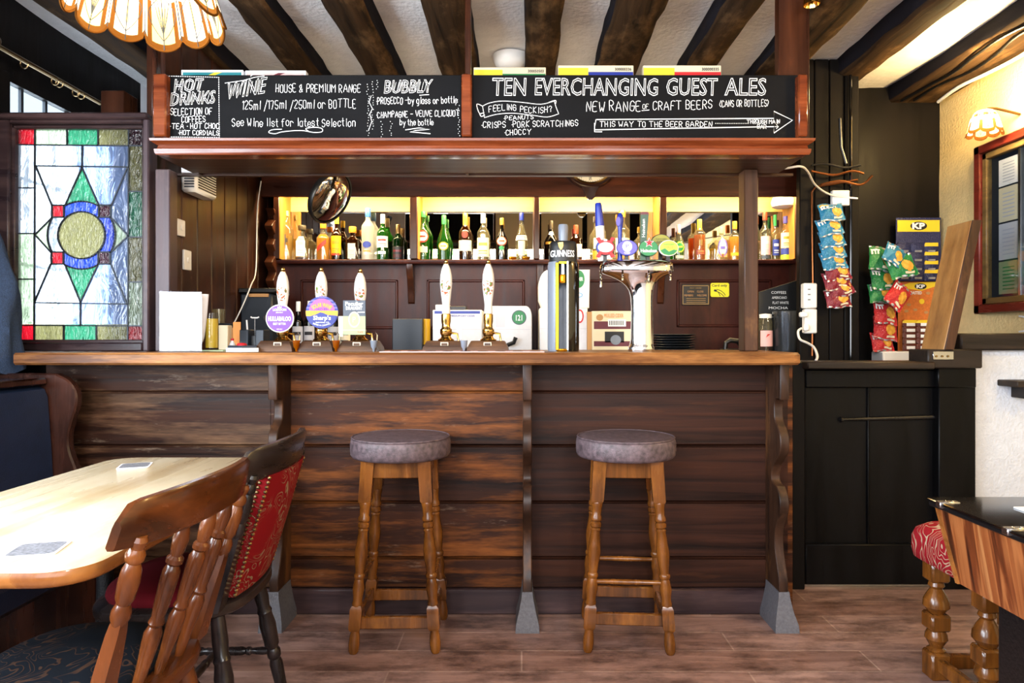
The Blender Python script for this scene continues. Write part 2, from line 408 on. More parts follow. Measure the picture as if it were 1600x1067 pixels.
def line(mb, pts, Y, wt=1.4, mat='chalk', dash=False, eps=.0015):
    if dash:
        for i in range(len(pts)-1):
            a, b = Vector(pts[i]), Vector(pts[i+1]); n = max(1, int((b-a).length/3.4))
            for k in range(n):
                p, q = a+(b-a)*(k/n), a+(b-a)*((k+.32)/n); mb.ribbon([(X(p.x, Y), Z(p.y, Y)), (X(q.x, Y), Z(q.y, Y))], wt*Y/F, Y-eps, mat)
    else: mb.ribbon([(X(a, Y), Z(b, Y)) for a, b in pts], wt*Y/F, Y-eps, mat)
# ---------------------------------------------------------------- materials
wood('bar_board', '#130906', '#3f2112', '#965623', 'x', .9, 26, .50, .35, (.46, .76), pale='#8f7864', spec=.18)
wood('board_right', '#130906', '#3c1f12', '#5e361c', 'x', .9, 26, .5, .35, (.60, .86), spec=.18)  # right bay: fewer and darker patches than the middle bay's boards
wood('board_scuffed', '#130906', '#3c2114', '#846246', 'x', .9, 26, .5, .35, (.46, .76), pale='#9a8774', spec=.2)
wood('counter_top', '#341a0c', '#764824', '#a87442', 'x', .9, 18, .4, .3, (.42, .62), spec=.25)
wood('post_wood', '#2a1a12', '#4d3121', '#7a5532', 'z', 1.2, 22, .4, .3, (.55, .75))
wood('bracket_wood', '#1c120d', '#40281a', '#7c4f28', 'z', 1.4, 18, .4, .3, (.55, .78))
wood('mahogany', '#220e08', '#4a2213', '#6a361c', 'x', .8, 14, .32, .15, (.5, .8))
wood('mahogany_up', '#1e0d08', '#43210f', '#5c3019', 'z', .9, 14, .32, .15, (.5, .8))
wood('cornice_wood', '#4a1a0a', '#84401f', '#9d5530', 'x', .7, 14, .22, .1, (.5, .8), coat=.4)
wood('panel_red', '#260d09', '#431b12', '#552618', 'z', .6, 8, .36, .1, (.5, .8), spec=.2)
wood('soffit_wood', '#26150d', '#45291a', '#6a4626', 'x', .6, 14, .35, .15, (.5, .8))
wood('plank_wall', '#180b07', '#3c1f14', '#55301c', 'z', .8, 12, .4, .2, (.5, .8))
wood('frame_grey', '#33262c', '#5a4a4c', '#77635c', 'z', .9, 16, .35, .2, (.5, .8))
wood('frame_dark', '#20161b', '#40302f', '#584240', 'x', .9, 16, .32, .2, (.5, .8))
wood('divider_lit', '#a8702e', '#d49a48', None, 'z', .9, 9, .4, .1)
wood('cream_board', '#d9b25e', '#e8c97e', None, 'x', .7, 10, .45, .05)
wood('beam_wood', '#150f0b', '#44311f', '#7d6040', 'y', 1.6, 22, .85, 1.0, (.52, .78), spec=.1)
wood('beam_black', '#0e0d11', '#1c1a20', None, 'y', 2, 16, .8, .6, spec=.1)
wood('black_wood', '#070606', '#120e0c', None, 'z', 1.2, 12, .5, .3, spec=.12)
wood('hatch_black', '#050506', '#0c0b0c', None, 'z', 1.5, 9, .42, .5, spec=.14)
wood('stool_oak', '#42240c', '#7b4819', '#9c6226', 'z', 1.2, 18, .24, .1, (.5, .75), coat=.4)
wood('chair_oak', '#36190a', '#683615', '#844c20', 'z', 1.4, 16, .24, .1, (.5, .75), coat=.4)
wood('chair_oak_y', '#321809', '#5c2f12', '#7a451e', 'y', 1.4, 16, .22, .1, (.5, .75), coat=.4)
wood('chair_dark', '#100d0d', '#282020', '#453430', 'z', 1.4, 16, .3, .1, (.55, .8), coat=.3)
wood('chair_dark_y', '#100d0d', '#2b2220', '#45332c', 'y', 1.4, 16, .28, .1, (.55, .8), coat=.3)
wood('table_oak', '#c4a87c', '#dac8a4', '#e6d8bc', 'y', .7, 12, .26, .06, (.4, .7), coat=.5)
wood('table_edge', '#6b3d1c', '#9c642f', None, 'y', 1, 12, .28, .1, coat=.4)
wood('flap_wood', '#6b4220', '#a3703a', '#b98a50', 'z', .8, 12, .35, .2, (.4, .7))
wood('settle_wood', '#1d100d', '#3d221a', '#573226', 'z', 1, 12, .26, .15, (.5, .8), coat=.3)
wood('rail_black', '#14100e', '#2c221c', '#4a3726', 'x', 1.2, 14, .5, .5, (.55, .8))
wood('notice_red', '#4d1712', '#742c20', None, 'y', 1.2, 14, .3, .2)
wood('gilt_wood', '#4a3a22', '#7b6238', None, 'y', 1.2, 14, .4, .3)
wood('base_wood', '#2c1a10', '#53361f', '#6e4c30', 'x', 1.2, 22, .4, .2, (.45, .7))
wood('pale_panel', '#6d4a2e', '#93683f', None, 'z', .8, 12, .4, .1)
# rosewood stripes on the games table
m, nt, b = newmat('rosewood'); mp = coords(nt, (7, 30, 1.6), False); n = N(nt, 'ShaderNodeTexNoise', Scale=1.0, Detail=4.0, Distortion=.8); nt.links.new(mp.outputs[0], n.inputs[0])
r = ramp(nt, n.outputs[0], [(.30, lin('#2c1208')), (.42, lin('#6b3418')), (.50, lin('#9c5f34')), (.60, lin('#7c401e')), (.72, lin('#a87042'))]); nt.links.new(r.outputs[0], b.inputs['Base Color']); b.inputs['Roughness'].default_value = .35
# floor planks
m, nt, b = newmat('floor_planks'); mp = coords(nt, (1, 1, 1), False)
bk = N(nt, 'ShaderNodeTexBrick'); bk.offset = .37; bk.inputs['Scale'].default_value = 1; bk.inputs['Brick Width'].default_value = 1.25; bk.inputs['Row Height'].default_value = .158
bk.inputs['Mortar Size'].default_value = .0035; bk.inputs['Mortar Smooth'].default_value = .3; bk.inputs['Color1'].default_value = lin('#a07c6e'); bk.inputs['Color2'].default_value = lin('#b8968a'); bk.inputs['Mortar'].default_value = lin('#c9ab9a')
nt.links.new(mp.outputs[0], bk.inputs[0])
mp2 = coords(nt, (1.6, 14, 1), False); n = N(nt, 'ShaderNodeTexNoise', Scale=1.0, Detail=8.0, Roughness=.7, Distortion=.8); nt.links.new(mp2.outputs[0], n.inputs[0])
mp3 = coords(nt, (3.2, 7, 1), False); n3 = N(nt, 'ShaderNodeTexNoise', Scale=1.0, Detail=6.0, Roughness=.75); nt.links.new(mp3.outputs[0], n3.inputs[0])
k = ramp(nt, n.outputs[0], [(.3, lin('#8a7672')), (.7, W1)]); k3 = ramp(nt, n3.outputs[0], [(.34, lin('#4c3a36')), (.56, W1)])
c1 = mixc(nt, .8, bk.outputs[0], k.outputs[0], 'MULTIPLY'); c2 = mixc(nt, .8, c1, k3.outputs[0], 'MULTIPLY'); nt.links.new(c2, b.inputs['Base Color'])
b.inputs['Roughness'].default_value = .36; bump(nt, b, n.outputs[0], .12, .004)
plain('plaster', '#efecea', .8, var=.05, vs=3, bmp=.5, bs=9)
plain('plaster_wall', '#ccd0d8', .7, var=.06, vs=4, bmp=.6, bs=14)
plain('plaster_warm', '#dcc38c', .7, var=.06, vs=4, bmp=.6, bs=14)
plain('white_paint', '#e8e8ea', .7); plain('black_paint', '#0b0b0d', .35, bmp=.25, bs=18)
plain('slate', '#09090b', .65, var=.3, vs=3, spec=.14); plain('chalk', '#f4f4f0', .9); plain('lead', '#33373c', .45, .6)
plain('chrome', '#e8e8ea', .06, 1); plain('brass', '#e2b96a', .14, 1); plain('old_brass', '#8a7350', .3, 1); plain('gold', '#e8a520', .2, .9)
plain('copper', '#8a5532', .35, 1); plain('steel', '#b9bbbf', .25, 1); plain('iron', '#121214', .45, .4, bmp=.3, bs=60)
plain('porcelain', '#f3efe6', .12, coat=.6); plain('black', '#08080a', .4); plain('black_gloss', '#060607', .08, coat=.5)
plain('navy_hide', '#16233c', .42, var=.15, vs=5, bmp=.12, bs=30); plain('denim', '#27374f', .9, var=.25, vs=30, bmp=.4, bs=60)
plain('stool_hide', '#54464a', .5, var=.5, vs=11, bmp=.2, bs=40); plain('paper', '#f2f1f4', .7); plain('paper_grey', '#c9c9d0', .7)
plain('card_white', '#d8d8dc', .65, var=.04, vs=10); plain('card_cream', '#e2d5b4', .65); plain('card_tan', '#b88a58', .7); plain('card_orange', '#e0924a', .7)
plain('plastic_white', '#eeece8', .35); plain('plastic_grey', '#767e8a', .35); plain('plastic_navy', '#18222e', .45); plain('foot_grey', '#57565b', .6, var=.2, vs=20, bmp=.3)
plain('red', '#c81e24', .5); plain('maroon', '#5d1420', .4); plain('blue', '#1c2f8e', .35); plain('royal', '#16247c', .5); plain('lilac', '#5d54ae', .45); plain('purple', '#672e92', .5)
plain('green', '#0f7a3c', .4); plain('lime', '#a8d63c', .4); plain('olive_badge', '#8d8a1e', .4); plain('dark_green', '#0c3f22', .35); plain('yellow', '#f0cc2a', .5); plain('orange', '#f08a1e', .5); plain('pink', '#c44a86', .5)
plain('teal', '#1c7d86', .45); plain('sky', '#5fa8d8', .5); plain('grey', '#434b57', .5); plain('pale_green', '#93a078', .5); plain('sign_yellow', '#e6dc1a', .5)
plain('bag_blue', '#2277a0', .25, .1, bmp=.5, bs=30); plain('bag_maroon', '#7a1a2a', .25, .1, bmp=.5, bs=30); plain('bag_green', '#147a40', .25, .1, bmp=.5, bs=30); plain('bag_red', '#c02a30', .25, .1, bmp=.5, bs=30); plain('bag_navy', '#1b2350', .25, .1, bmp=.5, bs=30); plain('bag_brown', '#552018', .25, .1, bmp=.5, bs=30)
plain('bag_silver', '#c9ccd2', .2, .7); plain('crisp_gold', '#e0a03a', .5); plain('nut_orange', '#cf7230', .45, var=.15, vs=20)
plain('cork', '#d8b878', .7); plain('wax_red', '#c63a1e', .35); plain('label_cream', '#ded2b4', .6); plain('label_white', '#f4f4f2', .6); plain('label_black', '#121212', .5); plain('label_yellow', '#e0a810', .5); plain('label_pink', '#efb9b4', .6); plain('label_red', '#c8302c', .5); plain('label_brown', '#7a2d22', .5); plain('label_blue', '#2c3f9a', .5); plain('cap_blue', '#2d5fa8', .35); plain('cap_green', '#2c9a4e', .35); plain('cap_gold', '#d6a84a', .3, .6); plain('cap_dark', '#3a3020', .4); plain('cap_yellow', '#f0c83a', .4)
plain('ink', '#26262c', .7); plain('ink_soft', '#b9bac6', .8); plain('coaster_print', '#77787e', .5, var=.5, vs=40)
plain('dial', '#efe9d6', .5); plain('clock_wood', '#2b1714', .25, coat=.4)
brocade('red_brocade', '#6e0d12', '#77644e', 8); brocade('red_seat', '#540c14', '#3a1014', 9); brocade('pink_brocade', '#8c1a22', '#b39a80', 6.5); brocade('blue_seat', '#10151c', '#3a2a22', 7)
tinted('clear_glass', '#f0ecd2', .8, .4, body=.08); tinted('acrylic', '#f2f4f8', .5, .3); tinted('green_glass', '#3a9a30', .95, .3, body=.3); tinted('dark_green_glass', '#14501f', .97, .3, body=.2); tinted('brown_glass', '#5a2a0c', .97, .3, body=.2); tinted('black_glass', '#0c0a08', 1, .3, body=.1); tinted('frosted_glass', '#eef0ea', .5, .3, .3, body=.65); tinted('pane_glass', '#dfe6ea', .5, .2)
tinted('amber', '#d88000', .98, .1, body=.55); tinted('pale_gold', '#e8d060', .9, .1, body=.4); tinted('bright_yellow', '#f2bc00', .98, .1, body=.65); tinted('ruby', '#8a1a10', .95, .1, body=.2); tinted('green_liquid', '#4fae2a', .9, .1, body=.45); tinted('water', '#ece8cc', .6, .1, body=.15); tinted('jug_plastic', '#aab0ba', .7, .3, .15, body=.1)
m, nt, b = newmat('mirror'); b.inputs['Base Color'].default_value = (.78, .78, .76, 1); b.inputs['Metallic'].default_value = 1; b.inputs['Roughness'].default_value = .01
leadglass('g_white', '#f4f8ff', .5, 26); leadglass('g_white_shade', '#a9bbe6', .5, 24); leadglass('g_green', '#3a9468', .3, 60); leadglass('g_pale', '#c2d0a8', .35, 60); leadglass('g_olive', '#8f8654', .25, 90); leadglass('g_blue', '#2c48c8', .3, 50); leadglass('g_red', '#e01828', .2, 90); leadglass('g_plum', '#3c0a20', .2, 90)
lampglass('l_cream', '#fff2da', .5); lampglass('l_yellow', '#efd68a', .35); lampglass('l_amber', '#6b431a', .04); lampglass('l_red', '#b0201a', .15); lampglass('l_orange', '#d88a1c', .25)
m, nt, b = newmat('bulb'); b.inputs['Emission Color'].default_value = (1, .85, .6, 1); b.inputs['Emission Strength'].default_value = 8
# porcelain painted with a small hunting scene
m, nt, b = newmat('hunt_print'); mp = coords(nt, (60, 60, 60)); n = N(nt, 'ShaderNodeTexNoise', Scale=1.0, Detail=2.0); nt.links.new(mp.outputs[0], n.inputs[0])
r = ramp(nt, n.outputs[0], [(.36, lin('#5c7a3a')), (.42, lin('#a8402a')), (.47, lin('#f3efe6')), (.56, lin('#f3efe6')), (.60, lin('#8a5a36')), (.66, lin('#c05a3a'))]); nt.links.new(r.outputs[0], b.inputs['Base Color']); b.inputs['Roughness'].default_value = .15
plain('stripe_print', '#c8c8d4', .6, var=.3, vs=60)

# ---------------------------------------------------------------- the room
Q = MB(); Q.box(-2.42, 2.68, -1.8, 4.58, -.05, 0, 'floor_planks'); struct(Q.build('floor'))
Q = MB(); o = Q.sheet(lambda u, v: (-2.42+5.1*u, -1.8+6.38*v, 2.694+.010*math.sin(u*37+v*11)+.008*math.sin(v*29+u*5)), 60, 50, 'plaster'); Q.box(-2.42, 2.68, -1.8, 4.58, 2.75, 2.8, 'plaster'); struct(Q.build('ceiling'))
for a, b_ in ((-2.10, -1.92), (-1.83, -1.56), (-1.27, -1.108), (-.86, -.675), (-.437, -.233), (.014, .183), (.407, .631), (.873, 1.038), (1.28, 1.50), (1.748, 1.912), (2.25, 2.56)):
    rr = random.Random(a); n = 46; Q = MB(); rings = []
    for i in range(n+1):
        y = -1.6+5.9*i/n; j = lambda s=.006: rr.uniform(-s, s)
        wv = .005*math.sin(y*2.1+a*9)
        rings.append([(a+wv+j(), y, 2.70), (a+wv+j(), y, 2.612+j(.005)), (a+wv+.02+j(), y, 2.598+j(.005)), (b_+wv-.02+j(), y, 2.598+j(.005)), (b_+wv+j(), y, 2.612+j(.005)), (b_+wv+j(), y, 2.70)])
    Q.loft(rings, 'beam_wood')
    for k, f in enumerate(Q.f[:n*6]):                # the two cheeks take the near-black wood
        if k % 6 in (0, 4): Q.m[k] = Q.mi('beam_black')
    struct(Q.build('ceiling_beam', sharp=60))
# left wall: window opening beside the camera and a high leaded window in the recess behind the stained glass
Q = MB(); Q.box(-2.42, -2.3, -1.9, -.90, 0, 2.7, 'plaster_wall'); Q.box(-2.42, -2.3, -.90, 1.70, 0, .85, 'black_wood'); Q.box(-2.42, -2.3, -.90, 1.70, 2.15, 2.7, 'plaster_wall')
Q.box(-2.42, -2.3, 1.70, 3.07, 0, 2.7, 'black_wood'); Q.box(-2.335, -2.3, 3.07, 4.12, 0, 1.05, 'white_paint'); Q.box(-2.335, -2.3, 3.07, 4.12, 2.31, 2.7, 'black_wood'); Q.box(-2.42, -2.3, 4.12, 4.6, 0, 2.7, 'white_paint')
struct(Q.build('wall_left'))
Q = MB(); Q.box(-2.328, -2.325, 3.07, 4.12, 1.05, 2.31, 'pane_glass')
for y in (3.075, 3.17, 3.33, 3.49, 3.65, 3.81, 3.97, 4.11): Q.box(-2.332, -2.318, y-.008, y+.008, 1.05, 2.31, 'lead')
for z in (1.5, 1.9): Q.box(-2.332, -2.318, 3.07, 4.12, z-.007, z+.007, 'lead')
struct(Q.build('window_2'))
Q = MB()
for y in (-.90, .40, 1.70): Q.box(-2.40, -2.32, y-.03, y+.03, .85, 2.15, 'white_paint')
for z in (.88, 1.5, 2.12): Q.box(-2.40, -2.32, -.90, 1.70, z-.03, z+.03, 'white_paint')
struct(Q.build('window_3'))
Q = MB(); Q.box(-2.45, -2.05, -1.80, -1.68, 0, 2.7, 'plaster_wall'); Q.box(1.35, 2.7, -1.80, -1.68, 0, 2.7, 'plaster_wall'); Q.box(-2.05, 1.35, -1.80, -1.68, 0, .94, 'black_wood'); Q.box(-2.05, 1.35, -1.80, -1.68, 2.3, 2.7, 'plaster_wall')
struct(Q.build('wall_rear'))
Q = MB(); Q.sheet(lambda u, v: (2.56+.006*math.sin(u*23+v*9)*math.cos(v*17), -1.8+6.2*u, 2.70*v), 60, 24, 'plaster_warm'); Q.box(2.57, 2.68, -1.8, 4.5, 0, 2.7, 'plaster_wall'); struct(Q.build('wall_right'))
Q = MB(); Q.box(-2.33, 2.68, 4.46, 4.58, 0, 2.7, 'black_wood'); struct(Q.build('wall_back'))
# side wall of the servery: upright boards
Q = MB()
for i in range(9):
    y = 3.06+.155*i; Q.box(-1.64, -1.60, y, y+.153, 0, 2.69, 'plank_wall', .006)
Q.box(-1.68, -1.64, 3.06, 4.45, 0, 2.08, 'white_paint'); Q.box(-1.68, -1.64, 3.06, 4.45, 2.08, 2.69, 'mahogany_up'); struct(Q.build('wall_servery'))  # recess side white below, to bounce daylight into the leaded glass
Q = MB(); Q.box(-2.3, -1.6, 4.36, 4.42, 0, 2.08, 'white_paint'); Q.box(-2.3, -1.6, 4.36, 4.42, 2.08, 2.69, 'black_wood'); struct(Q.build('wall_recess'))  # unseen lower part kept white so the leaded glass glows
# half wall under the leaded screen
Q = MB(); Q.box(-2.3, -1.60, 2.95, 3.05, 0, 1.095, 'black_wood'); struct(Q.build('wall_screen'))
# head board between screen and ceiling seen from below, at the back of the recess
Q = MB(); Q.box(X(157, 3.3), X(194, 3.3), 3.3, 3.42, 0, Z(141, 3.3), 'mahogany_up', .004); struct(Q.build('trim_1'))
# dark boarding behind the snacks and the short end wall of the servery
Q = MB()
for i in range(4): Q.box(1.528+.082*i, 1.528+.082*i+.080, 3.75, 3.80, 0, 2.69, 'black_wood', .005)
Q.box(1.845, 2.56, 4.18, 4.25, 0, 2.69, 'black_wood'); Q.box(1.845, 1.858, 3.80, 4.2, 0, 2.69, 'black_wood'); Q.tube([(1.80, 3.735, 1.0), (1.80, 3.735, 2.6)], .008, 'black_gloss', 8); struct(Q.build('wall_servery_end'))
# low white wall beside the hatch with its black capping rail
Q = MB(); Q.box(2.10, 2.56, 3.21, 3.33, 0, 1.115, 'plaster_wall', .004); struct(Q.build('wall_low'))
Q = MB(); Q.box(2.04, 2.56, 3.17, 3.36, 1.10, 1.18, 'rail_black', .008); struct(Q.build('trim_2'))
Q = MB(); Q.box(2.237, 2.56, 3.08, 3.215, .934, .963, 'rail_black', .004); Q.box(2.30, 2.33, 3.12, 3.21, .88, .934, 'rail_black', .003); struct(Q.build('trim_3'))

# ---------------------------------------------------------------- leaded screen (window_1)
YW = 2.985
def zx(u): return X(u/2.668, YW)
def zz(v): return Z(170+v/2.668, YW)
GL = 'g_white g_white_shade g_green g_pale g_olive g_blue g_red g_plum'.split()
def tri(p, a, b, c):
    s = lambda q, r, t: (q[0]-t[0])*(r[1]-t[1])-(r[0]-t[0])*(q[1]-t[1])
    d = [s(p, a, b), s(p, b, c), s(p, c, a)]; return all(k >= 0 for k in d) or all(k <= 0 for k in d)
def pane(u, v):
    if u < 146:
        if v < 150: return 'g_red'
        if v > 900: return 'g_red'
        return ['g_white', 'g_white', 'g_pale', 'g_pale'][sum(v > k for k in (330, 520, 710))] if v < 710 else 'g_pale'
    if u > 537:
        if v < 158: return 'g_plum'
        if v > 905: return 'g_red'
        return ['g_olive', 'g_green', 'g_olive', 'g_pale'][sum(v > k for k in (345, 535, 722))]
    if v < 150: return 'g_pale' if u < 280 else ('g_green' if u < 408 else 'g_olive')
    if v > 900: return 'g_olive' if u < 268 else ('g_green' if u < 402 else 'g_olive')
    if v < 240 or v > 810: return 'g_white' if u < 300 else 'g_white_shade'  # bluer right half: weaker daylight put into the glass colour
    for cx, cy, m in ((242, 427, 'g_red'), (437, 427, 'g_plum'), (240, 622, 'g_red'), (435, 622, 'g_plum')):
        if abs(u-cx) < 25 and abs(v-cy) < 25: return m
    d = math.hypot(u-340, v-527)
    if d < 98: return 'g_olive'
    if d < 141: return 'g_white' if u < 340 and abs(v-527) < abs(u-340) else 'g_blue'
    if tri((u, v), (342, 248), (272, 402), (412, 402)) or tri((u, v), (336, 800), (272, 655), (408, 655)): return 'g_green'
    if tri((u, v), (148, 525), (210, 458), (206, 592)) or tri((u, v), (530, 530), (475, 462), (478, 592)): return 'g_pale'
    return 'g_white' if u < 330 else 'g_white_shade'  # daylight fall-off put into the colour, white left and bluish right
t = thing('window_1', 'stained glass window with lead lines in a dark wooden frame', 'window', (X(125, YW), YW, 1.1)); t['kind'] = 'structure'
Q = MB(); L, R_, T, B_ = zx(72), zx(603), zz(84), zz(966)
Q.sheet(lambda u, v: (L+(R_-L)*u, YW, T+(B_-T)*v), 118, 196, 'g_white', lambda u, v: pane(72+531*u, 84+882*v)); Q.build('glazing', t)
Q = MB()
def came(a, b, wd=5): 
    Q.beam((zx(a[0]), YW, zz(a[1])), (zx(b[0]), YW, zz(b[1])), .001, .001, 'lead') if False else None
    p, q = Vector((zx(a[0]), zz(a[1]))), Vector((zx(b[0]), zz(b[1]))); d = (q-p).normalized(); n = Vector((-d.y, d.x))*wd/2.668*YW/F/2; p -= d*.002; q += d*.002
    Q.prism([tuple(p+n), tuple(q+n), tuple(q-n), tuple(p-n)], 'y', YW-.004, YW+.004, 'lead')
for a, b_ in (((146,84),(143,966)), ((537,84),(533,966)), ((72,150),(603,155)), ((72,902),(603,905)), ((280,84),(280,152)), ((409,84),(409,154)), ((266,902),(266,966)), ((402,904),(402,966)),
    ((72,330),(146,330)), ((72,520),(146,520)), ((72,710),(146,710)), ((537,345),(603,345)), ((537,535),(603,535)), ((537,722),(603,722)), ((344,152),(342,240)), ((146,238),(537,243)), ((143,808),(533,814)), ((336,812),(336,904)),
    ((150,240),(216,402)), ((532,246),(465,402)), ((143,808),(212,648)), ((529,812),(463,648)), ((342,245),(272,402)), ((342,245),(412,402)), ((336,806),(272,652)), ((336,806),(408,652)),
    ((146,525),(216,455)), ((146,525),(212,598)), ((535,530),(465,455)), ((535,530),(463,598))): came(a, b_)
for cx, cy in ((242,427), (437,427), (240,622), (435,622)):
    for a, b_ in (((-25,-25),(25,-25)), ((25,-25),(25,25)), ((25,25),(-25,25)), ((-25,25),(-25,-25))): came((cx+a[0], cy+a[1]), (cx+b_[0], cy+b_[1]), 6)
def arc(r, a0, a1, n=16):
    p = [(340+r*math.cos(a0+(a1-a0)*k/n), 527+r*math.sin(a0+(a1-a0)*k/n)) for k in range(n+1)]
    for k in range(n): came(p[k], p[k+1], 6)
arc(98, 0, 2*PI, 40)
for q in range(4): arc(141, q*PI/2-.52, q*PI/2+.52, 12)
Q.build('leading', t)
Q = MB()      # frame: stiles, rails and inner bead
fx0, fx1, fz1 = X(2, YW), X(240, YW), Z(190, YW)
Q.box(fx0, zx(64), 2.945, 3.02, 1.1, fz1, 'frame_dark', .006); Q.box(zx(614), fx1, 2.945, 3.02, 1.1, fz1, 'frame_grey', .006)
Q.box(zx(64), zx(614), 2.945, 3.02, zz(73), fz1, 'frame_dark', .006); Q.box(zx(64), zx(614), 2.945, 3.02, 1.1, zz(974), 'frame_dark', .006)
for a, b_, c, d in ((60, 76, 72, 976), (600, 616, 72, 976)): Q.box(zx(a), zx(b_), 2.965, 3.0, zz(d), zz(c), 'frame_dark', .004)
for a, b_ in ((72, 88), (962, 978)): Q.box(zx(62), zx(614), 2.965, 3.0, zz(b_), zz(a), 'frame_dark', .004)
Q.box(fx0, fx1, 2.93, 3.03, fz1-.005, fz1+.025, 'frame_dark', .008); Q.build('frame', t)

# ---------------------------------------------------------------- bar front and counter
YB, YF = 2.87, 2.70
t = thing('panelled_bar', 'dark weathered boarded bar front with three scalloped brackets below the counter', 'bar', (-.4, YB, 0))
Q = MB(); gz = [Z(p, YB) for p in (568, 614, 698, 786, 873, 921)]
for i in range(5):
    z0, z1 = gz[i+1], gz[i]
    for xa, xb, wd_ in ((-2.0, -1.055, 'board_scuffed'), (-1.055, .022, 'bar_board'), (.022, 1.12, 'board_right')):
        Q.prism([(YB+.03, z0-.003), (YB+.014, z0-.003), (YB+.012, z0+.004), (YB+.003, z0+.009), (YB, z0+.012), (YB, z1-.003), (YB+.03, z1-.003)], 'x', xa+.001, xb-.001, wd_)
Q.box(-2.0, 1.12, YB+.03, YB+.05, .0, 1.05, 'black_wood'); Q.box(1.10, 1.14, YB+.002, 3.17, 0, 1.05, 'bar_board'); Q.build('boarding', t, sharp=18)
Q = MB(); Q.box(-2.0, 1.12, YB-.014, YB+.03, 0, Z(921, YB-.014), 'frame_dark', .006); Q.build('skirting', t)
prof = [(1.052, .165), (.925, .165), (.915, .15), (.912, .115), (.89, .10), (.86, .10), (.83, .105), (.805, .13), (.775, .16), (.735, .168), (.70, .158), (.665, .12), (.635, .085), (.60, .07), (.575, .075), (.565, .10), (.56, .125), (.53, .155), (.49, .165), (.455, .155), (.41, .125), (.36, .105), (.31, .108), (.26, .125), (.20, .15), (.155, .155), (.13, .155)]
def bracket(x):
    h = .018; pz = smoothp([Vector((YB-d, z)) for z, d in prof], 3); poly = [(p.x, p.y) for p in pz]+[(YB+.0, .13), (YB+.0, 1.052)]
    Q = MB(); Q.prism(poly, 'x', x-h, x+h, 'bracket_wood', .003); b = Q.build('bracket', t)
    Q = MB(); Q.loft([[(x-a, YB-.014, z), (x+a, YB-.014, z), (x+a, YB-d, z), (x-a, YB-d, z)] for z, a, d in ((0, .047, .195), (.03, .045, .19), (.07, .034, .172), (.125, .023, .162), (.148, .021, .158))], 'foot_grey'); Q.build('foot', b)
for x in (X(425, YF), X(824, YF), X(1227, YF)): bracket(x)

YC0, ZC = 2.66, 1.10
Q = MB(); x0, x1 = -1.98, 1.108
Q.prism([(-1.98, YC0), (x1-.05, YC0), (x1-.015, YC0+.02), (x1, YC0+.06), (x1, 2.94), (x1+.02, 3.0), (x1+.02, 3.36), (-1.59, 3.36), (-1.59, 2.945), (-1.98, 2.945)], 'z', 1.0525, ZC, 'counter_top', .008)
Q.box(-2.26, -1.98, 2.86, 2.945, 1.066, ZC, 'counter_top', .006)
tag(Q.build('bar_counter'), 'long worn wooden counter top along the bar', 'counter')
# printed bar runners lying along the counter
for i, (a, b_) in enumerate(((598, 850),)):
    Q = MB(); Q.box(X(a, 2.80), X(b_, 2.80), 2.73, 2.92, ZC, ZC+.004, 'label_pink', .001)
    for k in range(9): 
        x = X(a, 2.8)+.05+k*.072; Q.prism(ell(x, 2.82, .022, .06, 12), 'z', ZC+.004, ZC+.0046, 'maroon')
    tag(Q.build('bar_runner'), 'pink and maroon bar towel lying along the counter under the right pumps', 'bar towel')

# ---------------------------------------------------------------- canopy over the bar
t = thing('bar_canopy', 'dark wooden canopy with moulded cornice on posts above the bar', 'canopy', (-.16, 2.9, ZC))
Q = MB(); cp = [(2.80, 1.892), (2.735, 1.892), (2.73, 1.90), (2.728, 1.914), (2.738, 1.918), (2.742, 1.93), (2.726, 1.938), (2.716, 1.944), (2.714, 1.953), (2.74, 1.957), (2.748, 1.964), (2.78, 1.966), (2.84, 1.966), (2.84, 1.90)]
rings = []
for xe, k in ((X(236, 2.73), 1), (X(1272, 2.73), -1)):
    rings.append([(xe+k*max(0, (p[0]-2.714))*.8, p[0], p[1]) for p in cp])
Q.loft(rings, 'cornice_wood'); Q.build('cornice', t)
Q = MB(); Q.box(X(243, 2.74), X(1262, 2.74), 2.76, 3.05, 1.893, 1.912, 'soffit_wood', .003); Q.box(X(250, 2.8), X(1255, 2.8), 2.83, 3.05, 1.955, 1.975, 'soffit_wood'); Q.box(X(250, 3.0), X(1250, 3.0), 3.075, 3.10, 1.889, 1.8995, 'soffit_wood'); 
for x in (-1.45, -.25, 1.0): Q.box(x, x+.012, 3.04, 3.10, 1.8895, 1.91, 'soffit_wood')
Q.build('soffit', t)
def cpost(x0, x1, y0, y1, m): 
    Q = MB(); Q.box(x0, x1, y0, y1, ZC, 1.893, m, .004); Q.build('post', t)
cpost(X(1163, 2.97), X(1185, 2.97), 2.97, 3.05, 'post_wood'); cpost(X(242, 2.97), X(265, 2.97), 2.97, 3.04, 'frame_grey')
for a, b_ in ((239, 260), (721, 737), (1247, 1262)):
    Q = MB(); Q.box(X(a, 2.77), X(b_, 2.77), 2.765, 2.82, 1.976, Z(115 if a != 1247 else 116, 2.77), 'cornice_wood', .006); Q.build('upright', t)
for a, b_, y in ((241, 248, 2.86), (727, 736, 2.86), (1213, 1262, 2.86)):
    Q = MB(); Q.box(X(a, y), X(b_, y), y-.02, y+.02, 1.975, 2.605, 'mahogany_up', .003); Q.build('hanger_board', t)
YK = 2.80
def board(a, b_, label):
    Q = MB(); Q.box(X(a, YK), X(b_, YK), YK, YK+.018, 1.976, Z(117, YK), 'slate', .002); return tag(Q.build('chalkboard'), label, 'chalkboard')
bl = board(260, 721, 'black chalkboard listing hot drinks, wine and bubbly'); br = board(737, 1247, 'black chalkboard announcing guest ales with an arrow to the beer garden')
Q = MB()
